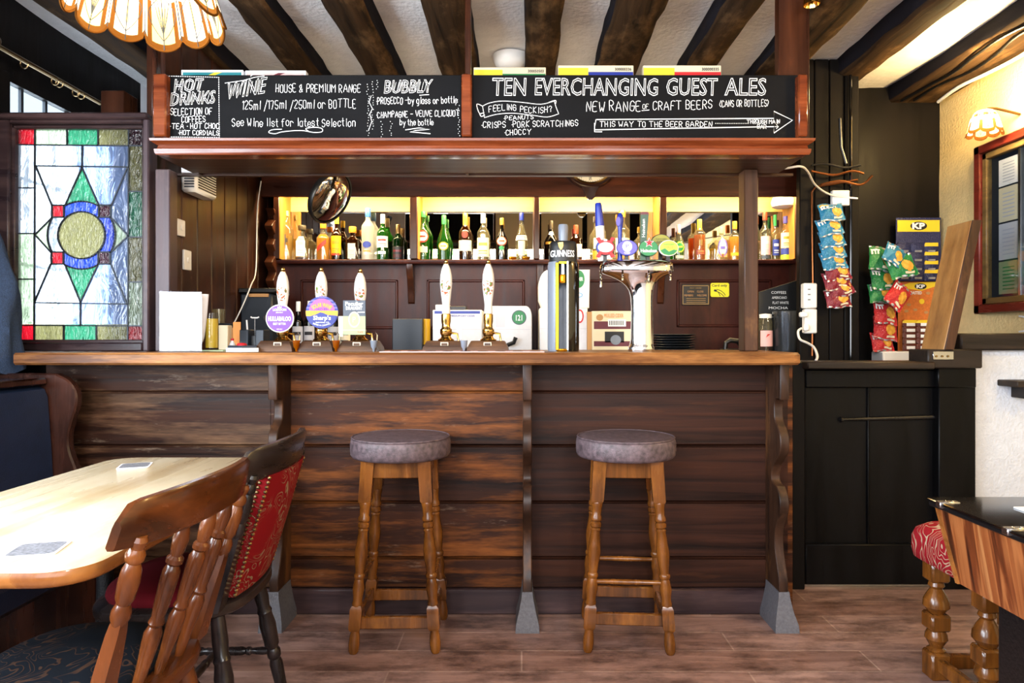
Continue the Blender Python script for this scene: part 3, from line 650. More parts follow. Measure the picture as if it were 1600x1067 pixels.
line(Q, [(261, 119), (342, 121), (343, 215), (262, 214), (261, 119)], YK, 1.1, dash=True)
def hollow(txt, x0, x1, y0, y1, sh=0, rot=0, ol=.45):
    Q.type(txt, X((x0+x1)/2, YK), Z((y0+y1)/2, YK), (x1-x0)*YK/F, (y1-y0)*YK/F, YK-.002, 'chalk', outline=ol*YK/F, shear=sh, rot=rot)
def hatch(x0, x1, y0, y1, n, tilt=0):
    for k in range(n):
        u = (k+.5)/n; x = x0+(x1-x0)*u; line(Q, [(x-1.5, y1-1-tilt*u), (x+2, y0+1-tilt*u)], YK, .55)
hollow('HOT', 273, 318, 123, 144, .1, .03); hollow('DRINKS', 267, 337, 143, 164, .1, .06); hatch(274, 316, 126, 142, 9, 1); hatch(269, 334, 147, 162, 12, 4)
chalk(Q, '*SELECTION OF', 264, 331, 170, 180, YK, wt=1.7, tilt=1); chalk(Q, 'COFFEES', 284, 321, 182, 191, YK, wt=1.7); chalk(Q, '*TEA * HOT CHOC', 266, 342, 193, 201, YK, wt=1.7); chalk(Q, '*HOT CORDIALS', 279, 342, 204, 211, YK, wt=1.7)
hollow('WINE', 354, 416, 126, 151, .2, .17); hatch(358, 412, 132, 152, 10, 9)
line(Q, [(352, 130), (380, 126), (398, 121), (413, 119)], YK, 1.0); line(Q, [(392, 119), (396, 116), (412, 117)], YK, 1.0)
chalk(Q, 'HOUSE & PREMIUM RANGE', 431, 563, 132, 144, YK, wt=1.5); chalk(Q, '125ml /175ml /250ml or BOTTLE', 379, 556, 158, 171, YK, wt=1.5, tilt=3); chalk(Q, 'See Wine list for latest Selection', 363, 555, 185, 197, YK, wt=1.5, tilt=-1)
line(Q, [(v.x, v.y) for v in smoothp([Vector(p) for p in ((440, 202), (425, 203), (420, 207), (430, 209), (442, 206), (470, 204), (490, 207), (503, 206), (503, 201), (492, 199), (478, 201), (482, 205))], 4)], YK, 1.2)
rr = random.Random(3)
for x, y0, y1 in ((575, 132, 214), (582, 128, 205), (590, 126, 140), (596, 190, 214), (611, 190, 214), (714, 156, 165), (717, 165, 214)):
    y = y0
    while y < y1: Q.dot(X(x+rr.uniform(-2, 2), YK), Z(y, YK), .7*YK/F, YK-.0016, 'chalk', 6); y += rr.uniform(3, 4.6)
line(Q, [(580, 150), (577, 160), (582, 170), (578, 178), (581, 190), (576, 204)], YK, 1)
hollow('BUBBLY', 601, 676, 125, 146, .1, .02); hatch(605, 672, 128, 144, 14, 1); line(Q, [(656, 149), (670, 148)], YK, 1.1)
chalk(Q, '*PROSECCO -by glass or bottle', 588, 714, 153, 163, YK, wt=1.5, tilt=2); chalk(Q, '*CHAMPAGNE - VEUVE CLICQUOT', 588, 717, 175, 184, YK, wt=1.5, tilt=3); chalk(Q, 'by the bottle', 625, 677, 187, 196, YK, wt=1.4, tilt=1)
line(Q, [(634, 203), (655, 200), (672, 202), (650, 204), (640, 206), (672, 209)], YK, 1.2); Q.build('chalk_lettering', bl)
Q = MB()
for tx, a, b_ in (('TEN', 769, 822), ('EVERCHANGING', 836, 1028), ('GUEST', 1041, 1121), ('ALES', 1132, 1197)): hollow(tx, a, b_, 122, 150, .04, -.004, .72)
chalk(Q, 'FEELING PECKISH?', 764, 862, 166, 175, YK, wt=1.5, tilt=1, wave=-2.5)
def sm(pts, wt=1.3): line(Q, [(v.x, v.y) for v in smoothp([Vector(p) for p in pts], 4)], YK, wt)
sm([(754, 166), (765, 161), (785, 158), (815, 160), (845, 163), (866, 158)], 1.0); sm([(757, 184), (775, 179), (800, 177), (830, 180), (855, 183), (873, 178)], 1.0); sm([(866, 158), (869, 168), (873, 178)], 1.0); sm([(754, 166), (757, 184)], 1.0); sm([(754, 166), (745, 163), (749, 177), (756, 176)]); sm([(749, 177), (752, 182), (757, 180)]); sm([(858, 160), (868, 157), (868, 162)])
chalk(Q, '*PEANUTS', 787, 833, 182, 188, YK, wt=1.4, tilt=2); chalk(Q, '*CRISPS  *PORK SCRATCHINGS', 752, 903, 191, 200, YK, wt=1.5, tilt=3); chalk(Q, '*CHOCCY', 788, 829, 203, 211, YK, wt=1.4, tilt=1)
chalk(Q, 'NEW RANGE', 916, 1000, 159, 174, YK, wt=1.8, tilt=1); chalk(Q, 'OF', 1004, 1013, 163, 170, YK, wt=1.2); line(Q, [(1003, 173), (1014, 172)], YK, 1.1); chalk(Q, 'CRAFT BEERS', 1020, 1112, 158, 171, YK, wt=1.8, tilt=1)
chalk(Q, '(CANS OR BOTTLES)', 1124, 1201, 157, 167, YK, wt=1.4, tilt=1)
line(Q, [(931, 187), (1209, 185), (1209, 174), (1238, 188), (1209, 208), (1209, 198), (929, 203), (931, 187)], YK, 1.5); line(Q, [(929, 193), (929, 206), (940, 206)], YK, 1.5)
chalk(Q, 'THIS WAY TO THE BEER GARDEN', 937, 1112, 190, 198, YK, wt=1.6)
for k in range(19): Q.dot(X(1118+2.7*k, YK), Z(193, YK), .7*YK/F, YK-.0016, 'chalk', 6)
chalk(Q, 'THROUGH MAIN', 1167, 1218, 187, 193, YK, wt=1.5); chalk(Q, 'BAR', 1183, 1197, 195, 201, YK, wt=1.5)
for k in range(4): Q.dot(X(1201+2.6*k, YK), Z(198, YK), .6*YK/F, YK-.0016, 'chalk', 6)
line(Q, [(1211, 198), (1216, 198), (1213, 195)], YK, 1); line(Q, [(1216, 198), (1213, 201)], YK, 1)
Q.build('chalk_lettering', br)
# flat cartons standing on the canopy behind the boards
def carton(a, b_, top, body, band, lab, label, num=None):
    y = 3.062; z0 = 1.90; Q = MB(); x0, x1 = X(a, y), X(b_, y); zt = Z(top, y)
    Q.box(x0, x1, y, y+.036, z0, zt, body, .002)
    if num:
        Q.box(x0+.002, x0+(x1-x0)*.4, y-.001, y+.002, zt-.06, zt-.012, 'yellow'); Q.box(x0+(x1-x0)*.4, x1-.002, y-.001, y+.002, zt-.06, zt-.030, band)
        Q.type(num, x0+(x1-x0)*.86, zt-.018, (x1-x0)*.22, .014, y-.0015, 'ink', bold=.02)
        for k in range(9): Q.box(x0+.02+k*.035, x0+.04+k*.035, y-.001, y+.001, z0+.003, z0+.01, 'card_tan')
    else:
        Q.box(x0+.008, x1-.008, y-.001, y+.002, zt-.09, zt-.012, band)
        Q.prism([(x0+(x1-x0)*.4, zt-.03), (x0+(x1-x0)*.55, zt-.012), (x0+(x1-x0)*.66, zt-.012), (x0+(x1-x0)*.5, zt-.03)], 'y', y-.002, y, lab)
    tag(Q.build('flat_carton'), label, 'box', 'flat cartons standing behind the chalkboards')
carton(283, 380, 109, 'paper', 'teal', 'yellow', 'flat white framed carton with teal front behind the wine chalkboard'); carton(383, 478, 110, 'paper', 'label_pink', 'maroon', 'flat white framed carton with pink front behind the wine chalkboard')
carton(740, 853, 105, 'card_cream', 'green', None, 'cream carton with green band, leftmost behind the guest ales board', '300050503'); carton(872, 990, 102, 'card_cream', 'blue', None, 'cream carton with blue band behind the guest ales board', '300000336'); carton(1005, 1127, 102, 'card_cream', 'red', None, 'cream carton with red band behind the guest ales board', '300000335')
# pale dome of a ceiling heater above the left of those cartons
Q = MB(); cx, y = X(798, 3.74), 3.74; Q.lathe([(.001, 2.628), (.05, 2.633), (.085, 2.65), (.098, 2.675), (.10, 2.70), (.001, 2.70)], (cx, y, 0), 'plastic_white', 24)
tag(Q.build('ceiling_dome'), 'pale round dome hanging from the plaster above the leftmost cream carton', 'dome')
# ---------------------------------------------------------------- back bar
YS = 4.20; YM = 4.375; ZS = Z(405, YS)
t = thing('back_bar', 'reddish wooden back bar with mirrored bottle shelf and raised panels', 'back bar', (.1, 4.3, 0))
xl, xr = X(428, YS), X(1250, YS)
Q = MB(); Q.prism([(YS, ZS-.026), (YS-.004, ZS-.018), (YS-.004, ZS-.006), (YS+.004, ZS), (YM+.02, ZS), (YM+.02, ZS-.026)], 'x', xl, xr, 'panel_red'); Q.build('shelf', t)
zc0 = Z(331, YM); 
Q = MB(); Q.box(xl, xr, YM, YM+.012, ZS, zc0, 'mirror'); Q.build('mirror', t)
Q = MB(); Q.box(xl, xr, YM-.004, YM+.02, zc0, 2.10, 'cream_board'); Q.build('lit_board', t)
Q = MB(); Q.box(X(410, 4.12), X(1262, 4.12), 4.10, 4.13, Z(308, 4.12), 2.30, 'mahogany', .004); Q.box(X(410, 4.12), X(1262, 4.12), 4.13, 4.40, 2.10, 2.13, 'mahogany'); Q.build('pelmet', t)
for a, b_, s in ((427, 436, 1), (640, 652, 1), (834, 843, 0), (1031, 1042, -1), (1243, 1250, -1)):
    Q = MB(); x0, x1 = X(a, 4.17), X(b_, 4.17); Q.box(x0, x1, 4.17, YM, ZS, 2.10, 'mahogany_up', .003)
    if s: q = x1 if s > 0 else x0; Q.box(min(q, q+s*.004), max(q, q+s*.004), 4.176, YM-.005, ZS+.001, 2.09, 'divider_lit')  # strip light's yellow put into the colour of this divider side
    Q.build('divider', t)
for a, b_, y in ((417, 432, 4.16), (1247, 1262, 4.16)):       # shaped end pieces
    Q = MB(); pts = []; zz_ = 1.12; k = 0
    while zz_ < 1.98: pts.append(Vector((YS-.02-(.045 if k % 2 else .0)-(.02 if k % 4 == 1 else 0), zz_))); zz_ += .055; k += 1
    p = smoothp(pts, 4); Q.prism([(v.x, v.y) for v in p]+[(4.36, p[-1].y), (4.36, 1.12)], 'x', X(a, y), X(b_, y)-.01, 'mahogany_up', .003); Q.build('end_bracket', t)
YP = 4.30
Q = MB(); Q.box(xl, xr, YP, YP+.03, 1.05, ZS-.02, 'panel_red')
def moulding(a, b_, c, d, w_=.016):
    x0, x1, z1, z0 = X(a, YP), X(b_, YP), Z(c, YP), Z(d, YP)
    for bx in ((x0, x0+w_, z0, z1), (x1-w_, x1, z0, z1), (x0, x1, z1-w_, z1), (x0, x1, z0, z0+w_)): Q.box(bx[0], bx[1], YP-.012, YP+.002, bx[2], bx[3], 'panel_red', .005)
moulding(470, 622, 437, 514); moulding(667, 820, 437, 514); moulding(862, 1012, 437, 514); moulding(1057, 1205, 437, 511)
Q.box(X(838, YP), X(850, YP), YP-.03, YP, 1.05, ZS-.02, 'mahogany_up', .004); Q.build('panelling', t)
for px in (641, 1034):
    Q = MB(); x = X(px, 4.25); Q.prism([(YP, ZS-.028), (4.215, ZS-.028), (4.215, ZS-.07), (4.25, ZS-.12), (4.27, ZS-.20), (4.285, ZS-.26), (YP, ZS-.27)], 'x', x-.02, x+.02, 'mahogany_up', .004); Q.build('shelf_bracket', t)
Q = MB(); Q.box(-1.595, 1.45, 3.78, 4.30, 1.04, 1.08, 'rail_black', .004); Q.box(-1.59, 1.45, 3.82, 4.29, 0, 1.04, 'black_wood'); tag(Q.build('back_counter'), 'dark low counter under the bottle shelf behind the bar', 'counter')
ZB = 1.08
# half of the round bar clock shows below the canopy
cy = 4.098; cx = X(922, cy); cz = Z(250, cy); k = cy/F
t = thing('wall_clock', 'round dark wooden wall clock with roman numerals half hidden by canopy', 'clock', (cx, cy, cz))
Q = MB(); Q.lathe([(.001, 0), (46*k, 0), (46*k, -.02), (43*k, -.035), (39*k, -.03), (37*k, -.018), (.001, -.018)], (cx, cy, cz), 'clock_wood', 40, 'y')
Q.prism([(cx-14*k, cz-42*k), (cx+14*k, cz-42*k), (cx+9*k, cz-52*k), (cx+7*k, cz-59*k), (cx+3*k, cz-63*k), (cx-3*k, cz-63*k), (cx-7*k, cz-59*k), (cx-9*k, cz-52*k)], 'y', cy-.03, cy, 'clock_wood', .003); Q.build('case', t)
Q = MB(); Q.lathe([(36*k, -.030), (38.5*k, -.036), (39.5*k, -.030), (38*k, -.02), (36*k, -.02), (36*k, -.030)], (cx, cy, cz), 'brass', 40, 'y', caps=False); Q.build('bezel', t)
Q = MB(); Q.prism(ell(cx, cz, 36*k, 36*k, 40), 'y', cy-.022, cy-.018, 'dial'); 
for i, nm in enumerate('XII I II III IIII V VI VII VIII IX X XI'.split()):
    a = PI/2-i*PI/6; mk = Q.mark(); Q.type(nm, 0, 0, .006*len(nm)+.004, 8*k, 0, 'ink', bold=.01); Q.xf(mk, Matrix.Translation((cx+29*k*math.cos(a), cy-.0235, cz+29*k*math.sin(a))) @ Matrix.Rotation(-(a-PI/2), 4, 'Y'))
for i in range(60):
    a = i*PI/30; Q.add([(cx+r_*k*math.cos(a+d), cy-.0235, cz+r_*k*math.sin(a+d)) for r_, d in ((34, -.008), (35.4, -.008), (35.4, .008), (34, .008))], [(0, 1, 2, 3)], 'ink')
Q.build('dial', t)
for nm, a, ln in (('hour_hand', 1.0, 18), ('minute_hand', 2.2, 28)):
    Q = MB(); Q.prism([(cx-.003*math.sin(a), cz+.003*math.cos(a)), (cx+.003*math.sin(a), cz-.003*math.cos(a)), (cx+ln*k*math.cos(a), cz+ln*k*math.sin(a))], 'y', cy-.027, cy-.025, 'ink'); Q.build(nm, t)
# convex mirror
y = 3.72; cen = Vector((X(517, y), y, Z(309, y))); R_ = 43*y/F
t = thing('convex_mirror', 'tilted round convex mirror with black rim hanging in front of the bottle shelf', 'mirror', cen)
n = (Vector((.84, 0, -.50))*.95 + Vector((0, -1, 0))*.30).normalized(); M = Matrix.Translation(cen) @ n.to_track_quat('Z', 'Y').to_matrix().to_4x4()
Q = MB(); Q.lathe([(.001, .038), (R_*.3, .036), (R_*.6, .028), (R_*.85, .012), (R_*.96, 0), (.001, 0)], (0, 0, 0), 'chrome', 40); Q.xf(0, M); Q.build('dome', t)
Q = MB(); Q.lathe([(R_*.94, .008), (R_*1.0, .010), (R_*1.03, 0), (R_*1.0, -.02), (.001, -.03)], (0, 0, 0), 'black', 40, caps=False); Q.xf(0, M); Q.build('rim', t)
Q = MB(); Q.tube([cen-n*.025, cen-n*.06+Vector((0, .1, .06)), (cen.x-.05, 4.10, cen.z+.12)], .007, 'black'); Q.build('arm', t)

# ---------------------------------------------------------------- bottles on the mirrored shelf
YBt = 4.30
def label_patch(Q, sect, z0, z1, half, mat, ellipse=False, off=.0012, rim=None, slant=0):
    nu, nv = (22, 16) if ellipse else (12, 4)
    def fn(u, v):
        zz2 = z0+(z1-z0)*v; a = -PI/2+half*(2*u-1); zq = zz2+slant*(u-.5); rx, ry, n = sect(zq)
        c, s_ = math.cos(a), math.sin(a); q = (abs(c)**n+abs(s_)**n)**(-1/n); return ((rx+off)*c*q, (ry+off)*s_*q, zq)
    def mf(u, v):
        if ellipse:
            d = math.hypot(2*u-1, 2*v-1)
            return None if d > 1 else (rim if rim and d > .78 else mat)
        return mat
    Q.sheet(fn, nu, nv, mat, mf)
def bottle(px, top, wpx, label, glass, shape='wine', liquid=None, fill=.8, cap='cap_gold', caph=.12, labels=(), Y=YBt, zb=None, group='bottles on the mirrored back bar shelf', n=2, name='bottle', base_py=403):
    kk = Y/F; H = (base_py-top)*kk; R = wpx*kk/2; zb = ZS if zb is None else zb
    sh0, sh1, nr = {'wine': (.58, .76, .36), 'tall': (.64, .80, .36), 'martini': (.55, .80, .34), 'cognac': (.42, .78, .26), 'square': (.62, .72, .40), 'squat': (.60, .74, .34), 'bulb': (.60, .86, .30), 'taper': (.35, .82, .30), 'champ': (.42, .78, .28)}[shape]
    if shape in ('square', 'squat'): n = 5
    def sect(z):
        u = (z-zb)/H
        if u <= sh0:
            q = R*(.985+.015*min(1, u/.05))
            if shape == 'taper': q = R*(.86+.14*u/sh0)
            return q, q*(.8 if n > 2 else 1), n
        if u >= sh1: return R*nr, R*nr, 2
        s_ = (u-sh0)/(sh1-sh0); s_ = s_*s_*(3-2*s_) if shape not in ('square', 'squat') else s_**.7
        q = R*(1+(nr-1)*s_); return q, q*(1-(.2 if n > 2 else 0)*(1-s_)), 2+(n-2)*(1-s_)
    def rings(us, f=1.0, dz=0):
        o = []
        for u in us:
            z = zb+dz+H*u; rx, ry, nn = sect(z); r_ = []
            for j in range(20):
                a = 2*PI*j/20; c, s_ = math.cos(a), math.sin(a); q = (abs(c)**nn+abs(s_)**nn)**(-1/nn)*f; r_.append((rx*c*q, ry*s_*q, z))
            o.append(r_)
        return o
    x = X(px, Y); t = thing(name, label, 'bottle', (x, Y, zb), group); us = [.002, .02]+[sh0*k_/3 for k_ in (1, 2, 3)]+[sh0+(sh1-sh0)*k_/7 for k_ in range(1, 8)]+[1-caph]
    def place(Q): return Q.xf(0, Matrix.Translation((x, Y, 0)))
    Q = MB(); rg = rings(us); Q.loft(rg, glass); place(Q).build('glass', t)
    if liquid:
        Q = MB(); lu = [u for u in us if u < fill]; lu = [.02]+[u for u in lu if u > .03]+[fill]; Q.loft(rings(lu, .90), liquid); place(Q).build('drink', t)
    if cap:
        Q = MB(); r_ = R*nr*(1.25 if caph < .2 else 1.12); z1 = zb+H; z0 = z1-H*caph
        if shape == 'square' and caph < .2: r_ = R*.62
        Q.lathe([(r_*.96, z0), (r_, z0+.003), (r_, z1-.004), (r_*.9, z1), (.001, z1)], (0, 0, 0), cap, 14); place(Q).build('cap', t)
    for L_ in labels:
        kind, z0, z1, half, mat = L_[:5]; Q = MB(); rim = L_[5] if len(L_) > 5 else None
        if kind == 'band': label_patch(Q, sect, zb+H*z0, zb+H*z1, half, mat); 
        elif kind == 'oval': label_patch(Q, sect, zb+H*z0, zb+H*z1, half, mat, True, rim=rim)
        elif kind == 'slant': label_patch(Q, sect, zb+H*z0, zb+H*z1, half, mat, slant=.05)
        if kind == 'band' and rim:
            for a, b_ in ((.58, .74), (.28, .34), (.16, .2)): label_patch(Q, sect, zb+H*(z0+(z1-z0)*a), zb+H*(z0+(z1-z0)*b_), half*.6, rim, off=.002)
        if kind == 'oval' and rim: label_patch(Q, sect, zb+H*(z0+(z1-z0)*.42), zb+H*(z0+(z1-z0)*.58), half*.5, rim, off=.002)
        place(Q).build('label', t)
    return t
B_, O_, S_ = 'band', 'oval', 'slant'
bottle(447.5, 325, 21, 'tall pale yellow bottle with cork, leftmost on the shelf', 'clear_glass', 'bulb', 'pale_gold', .5, 'cork', .10, [(B_, .16, .20, .5, 'old_brass'), (B_, .26, .52, .22, 'grey'), (B_, .36, .44, .5, 'cap_dark')])
bottle(472, 347.5, 20, 'square clear bottle with white label and broad dark cap', 'clear_glass', 'square', 'ruby', .10, 'cap_dark', .13, [(B_, .12, .68, .62, 'label_white', 'ink_soft')])
bottle(505, 344, 21, 'bright yellow bottle with a slanting red label below the convex mirror', 'clear_glass', 'wine', 'bright_yellow', .70, 'orange', .14, [(S_, .34, .46, .7, 'label_red')])
bottle(526, 334, 16, 'brown bottle with large yellow label and yellow cap', 'brown_glass', 'wine', 'brown_glass', .5, 'cap_yellow', .16, [(B_, .14, .56, 1.2, 'label_yellow', 'orange'), (B_, .12, .17, .9, 'label_red')])
bottle(551, 349.5, 19, 'square brown bottle with cream label and orange cap', 'brown_glass', 'square', 'amber', .4, 'orange', .18, [(B_, .06, .50, .55, 'label_cream', 'ink_soft')])
bottle(575, 320.6, 20, 'tall frosted white bottle with blue cap and neck', 'frosted_glass', 'tall', None, 0, 'cap_blue', .17, [(O_, .24, .36, .7, 'label_blue'), (B_, .16, .2, .6, 'card_tan')])
bottle(598, 330, 18, 'dark green bottle with white and red label and long white cap', 'green_glass', 'wine', 'dark_green_glass', .5, 'label_white', .2, [(B_, .28, .52, 1.2, 'label_white', 'label_red'), (B_, .14, .20, .7, 'label_white')])
bottle(622, 346, 18, 'short dark green bottle with black label left of the divider', 'dark_green_glass', 'wine', 'dark_green_glass', .4, 'old_brass', .34, [(B_, .04, .38, 1.2, 'label_black', 'maroon')])
bottle(661.3, 325.5, 21, 'bright green bottle with round white and red badge and pale label', 'green_glass', 'martini', 'green_liquid', .42, 'cap_green', .12, [(O_, .36, .60, .95, 'label_white', 'label_red'), (B_, .16, .28, .8, 'label_cream')])
bottle(693.6, 331.6, 22, 'green bottle with small round cream label, second right of the divider', 'green_glass', 'taper', 'dark_green_glass', .36, 'cap_green', .2, [(O_, .22, .40, .75, 'label_cream', 'olive_badge')])
bottle(727, 328, 20, 'dark bottle with gold foil neck and white lower label', 'brown_glass', 'wine', 'black_glass', .3, 'cap_gold', .26, [(B_, .20, .42, 1.3, 'label_cream', 'ink_soft'), (O_, .46, .62, .5, 'label_brown')])
bottle(755, 329, 19, 'clear bottle with tall cream label and white cap', 'clear_glass', 'wine', 'water', .15, 'label_white', .2, [(B_, .08, .48, 1.2, 'label_cream', 'card_orange'), (O_, .47, .56, .4, 'label_cream')])
bottle(784, 336, 20, 'dark cream liqueur bottle with long neck', 'black_glass', 'cognac', 'brown_glass', .5, 'cap_gold', .16, [(O_, .34, .56, .9, 'label_cream', 'label_brown'), (O_, .24, .34, .4, 'green')])
bottle(815, 327.5, 20, 'clear tapered bottle with red band and dark blue cap', 'clear_glass', 'taper', 'water', .2, 'blue', .16, [(B_, .42, .52, 1.2, 'label_white', 'label_red'), (B_, .10, .40, .55, 'label_cream')])
bottle(861, 340, 22, 'dark champagne bottle with gold shoulders beside the stout tap', 'black_glass', 'champ', 'black_glass', .3, 'cap_dark', .22, [(B_, .64, .72, .8, 'label_white'), (B_, .40, .46, .9, 'cap_gold')])
bottle(900, 347, 19, 'whisky bottle with dripping red wax top and cream label', 'brown_glass', 'squat', 'amber', .3, 'wax_red', .24, [(B_, .10, .46, .8, 'label_cream', 'ink_soft')])
bottle(935.6, 327, 22, 'clear bottle with orange base label behind the blue and white tap handle', 'clear_glass', 'wine', 'water', .3, 'label_white', .12, [(B_, .03, .20, 1.1, 'orange'), (B_, .24, .46, .9, 'label_cream')])
bottle(972, 324, 24, 'clear long-necked bottle with gold cap behind the slim blue tap handle', 'clear_glass', 'wine', 'pale_gold', .12, 'cap_gold', .14, [(B_, .16, .44, 1.1, 'label_cream', 'ink_soft'), (B_, .04, .12, .9, 'orange')])
bottle(1007, 344, 23, 'clear bottle with pinkish label behind the green tap handle', 'clear_glass', 'wine', 'water', .3, 'cap_gold', .16, [(B_, .14, .46, 1.1, 'label_pink', 'ink_soft')])
bottle(1060.5, 346, 19, 'clear bottle of bright green liqueur right of the lime badge', 'clear_glass', 'taper', 'green_liquid', .55, 'label_pink', .26, [(O_, .22, .52, .8, 'green', 'lime'), (B_, .06, .14, .8, 'label_cream')])
bottle(1093, 338, 18.5, 'golden tequila bottle with yellow cap and red brown label', 'clear_glass', 'tall', 'amber', .62, 'cap_yellow', .26, [(B_, .14, .26, .85, 'label_brown', 'card_orange'), (B_, .36, .5, .3, 'old_brass')])
bottle(1127, 350, 20, 'squat clear bottle with cream label and cork stopper', 'clear_glass', 'squat', 'pale_gold', .45, 'cork', .2, [(O_, .10, .66, .65, 'label_cream', 'lilac'), (B_, .10, .2, .6, 'card_orange')])
bottle(1148, 341, 18, 'yellow bottle with orange cap beside the canopy post', 'clear_glass', 'wine', 'bright_yellow', .6, 'orange', .2, [(B_, .12, .2, 1, 'label_yellow')])
bottle(1195, 327, 16, 'clear bottle with red cap and pale pink label', 'clear_glass', 'wine', 'water', .2, 'wax_red', .16, [(B_, .12, .50, 1.1, 'label_pink', 'ink_soft'), (B_, .04, .11, 1.0, 'grey')])
bottle(1211, 330, 13, 'slim clear bottle with green neck and blue label', 'clear_glass', 'wine', 'water', .2, 'cap_green', .24, [(B_, .12, .46, .9, 'label_blue', 'label_white')], Y=4.325)
bottle(1228, 333, 19, 'clear rum bottle with cream and blue label standing on a lime block', 'clear_glass', 'tall', 'water', .3, 'lilac', .16, [(B_, .28, .62, 1.2, 'label_cream', 'olive_badge'), (B_, .14, .27, 1.2, 'label_blue'), (B_, .02, .13, 1.3, 'lime')])
Q = MB(); x = X(1225, 4.24); Q.lathe([(.02, 2.035), (.066, 2.03), (.074, 2.0), (.068, 1.975), (.05, 1.968), (.001, 1.966)][::-1], (x, 4.25, 0), 'plastic_white', 24); Q.box(x-.02, x+.02, 4.23, 4.27, 2.03, 2.10, 'plastic_white')
tag(Q.build('round_light_fitting'), 'white round light fitting under the right end of the pelmet', 'light fitting')
for px in (801, 822):
    Q = MB(); x = X(px, 4.24); rr = random.Random(px); Q.lathe([(.001, ZS+.001), (.018, ZS+.001), (.026, ZS+.012), (.024, ZS+.02), (.014, ZS+.016), (.001, ZS+.017)], (x, 4.245, 0), 'gold', 12); tag(Q.build('gold_measure'), 'small gold dish on the shelf, ' + ('left of' if px == 801 else 'in front of') + ' the red banded clear bottle', 'dish')

# ---------------------------------------------------------------- on the back counter
G2 = 'wine bottles on the back counter'
for px, top, lb, cp in ((466, 464, 'dark wine bottle with grey label and white cap beside the purple pump badge', 'label_white'), (484, 463, 'dark wine bottle with grey label and white cap left of the blue and orange badge', 'label_white'), (521, 465, 'dark wine bottle with grey cap, right of the blue and orange badge', 'paper_grey'), (540, 463, 'dark wine bottle with black cap behind the grey square badge', 'black')):
    bottle(px, top, 17, lb, 'black_glass', 'wine', None, 0, cp, .2, [(B_, .08, .50, 1.2, 'paper_grey' if px != 540 else 'label_cream', 'ink')], Y=3.95, zb=ZB, group=G2, base_py=542)
def pbox(a, b_, top, Y, d, mat, bev=.004, base=None):
    Q = MB(); Q.box(X(a, Y), X(b_, Y), Y, Y+d, ZB if base is None else base, Z(top, Y), mat, bev); return Q
def onf(Q, Y, a, b_, c, d, mat, e=.001): Q.box(X(a, Y), X(b_, Y), Y-e, Y+.002, Z(d, Y), Z(c, Y), mat); return Q
def prn(Q, Y, s, a, b_, c, d, mat, **k): Q.type(s, X((a+b_)/2, Y), Z((c+d)/2, Y), abs(X(b_, Y)-X(a, Y)), abs(Z(c, Y)-Z(d, Y)), Y-.0022, mat, **k); return Q
Y = 3.9
Q = pbox(613, 660, 498, Y, .17, 'plastic_navy', .003); tag(Q.build('dark_box'), 'plain dark navy box on the back counter left of the white cartons', 'box')
Q = MB(); Q.lathe([(.022, ZB), (.024, ZB+.05), (.024, Z(498, 3.92))], (X(666, 3.97), 3.97, 0), 'label_yellow', 14); Q.lathe([(.0245, ZB+.02), (.0245, ZB+.04)], (X(666, 3.97), 3.97, 0), 'black', 14); tag(Q.build('small_tub'), 'small yellow and black tub beside the dark navy box', 'tub')
Q = pbox(676, 753, 484, Y, .24, 'card_white', .004); onf(Q, Y, 679, 750, 486, 490, 'label_blue'); prn(Q, Y, 'MEDIUM DRY CIDER', 704, 742, 492, 495, 'label_blue'); onf(Q, Y, 676, 753, 514, 515, 'paper_grey'); Q.box(X(714, Y), X(722, Y), Y-.003, Y, Z(530, Y), Z(508, Y), 'paper'); tag(Q.build('carton'), 'white carton with blue stripe between the two right pumps', 'box')
Q = MB(); z = Z(484, Y); Q.box(X(690, Y), X(728, Y), Y+.03, Y+.12, z, z+.022, 'black', .004); Q.box(X(680, Y), X(702, Y), Y+.01, Y+.06, z, z+.03, 'paper', .003); tag(Q.build('roll_holder'), 'small black and white card reader on top of the blue striped carton', 'card reader')
Q = MB(); p = rrect(X(769, Y), X(831, Y), ZB-.001, Z(478, Y), .03, 5); x0, x1, z0, z1 = X(769, Y), X(831, Y), ZB, Z(478, Y)
p = [(x0, z0), (x1, z0)]+[(x1-.035+.035*math.cos(a), z1-.06+.06*math.sin(a)) for a in [PI/2*k/6 for k in range(7)]]+[(x0, z1)]
Q.prism(p, 'y', Y, Y+.22, 'card_white', .003); onf(Q, Y, 769, 829, 514, 515, 'paper_grey')
cxx, czz = X(811, Y), Z(496, Y); Q.prism(ell(cxx, czz, .042, .042, 24), 'y', Y-.0012, Y, 'grey'); Q.prism(ell(cxx, czz, .037, .037, 24), 'y', Y-.002, Y, 'green'); prn(Q, Y-.001, '121', 806, 816, 492, 501, 'label_white', bold=.02); Q.box(X(775, Y), X(789, Y), Y-.002, Y, Z(511, Y), Z(491, Y), 'paper_grey')
Q.tube([(X(793, Y-.02), Y-.03, Z(539, Y)), (X(803, Y), Y-.04, Z(535, Y)), (X(806, Y), Y-.04, Z(527, Y))], .012, 'black'); tag(Q.build('carton'), 'white rounded carton with green roundel right of the pumps', 'box')
Y = 3.95
Q = pbox(843, 918, 481, Y, .24, 'card_white', .004); onf(Q, Y, 843, 918, 513, 514, 'paper_grey'); Q.prism(ell(X(906, Y), Z(494, Y), .022, .04), 'y', Y-.0015, Y, 'red'); Q.prism(ell(X(906, Y), Z(494, Y), .014, .03), 'y', Y-.002, Y, 'paper'); Q.prism(ell(X(877, Y), Z(497, Y), .022, .02), 'y', Y-.0015, Y, 'teal'); Q.prism(ell(X(877, Y), Z(497, Y), .018, .016), 'y', Y-.002, Y, 'paper'); tag(Q.build('carton'), 'white carton with red oval, lower one of the stack behind the stout tap', 'box')
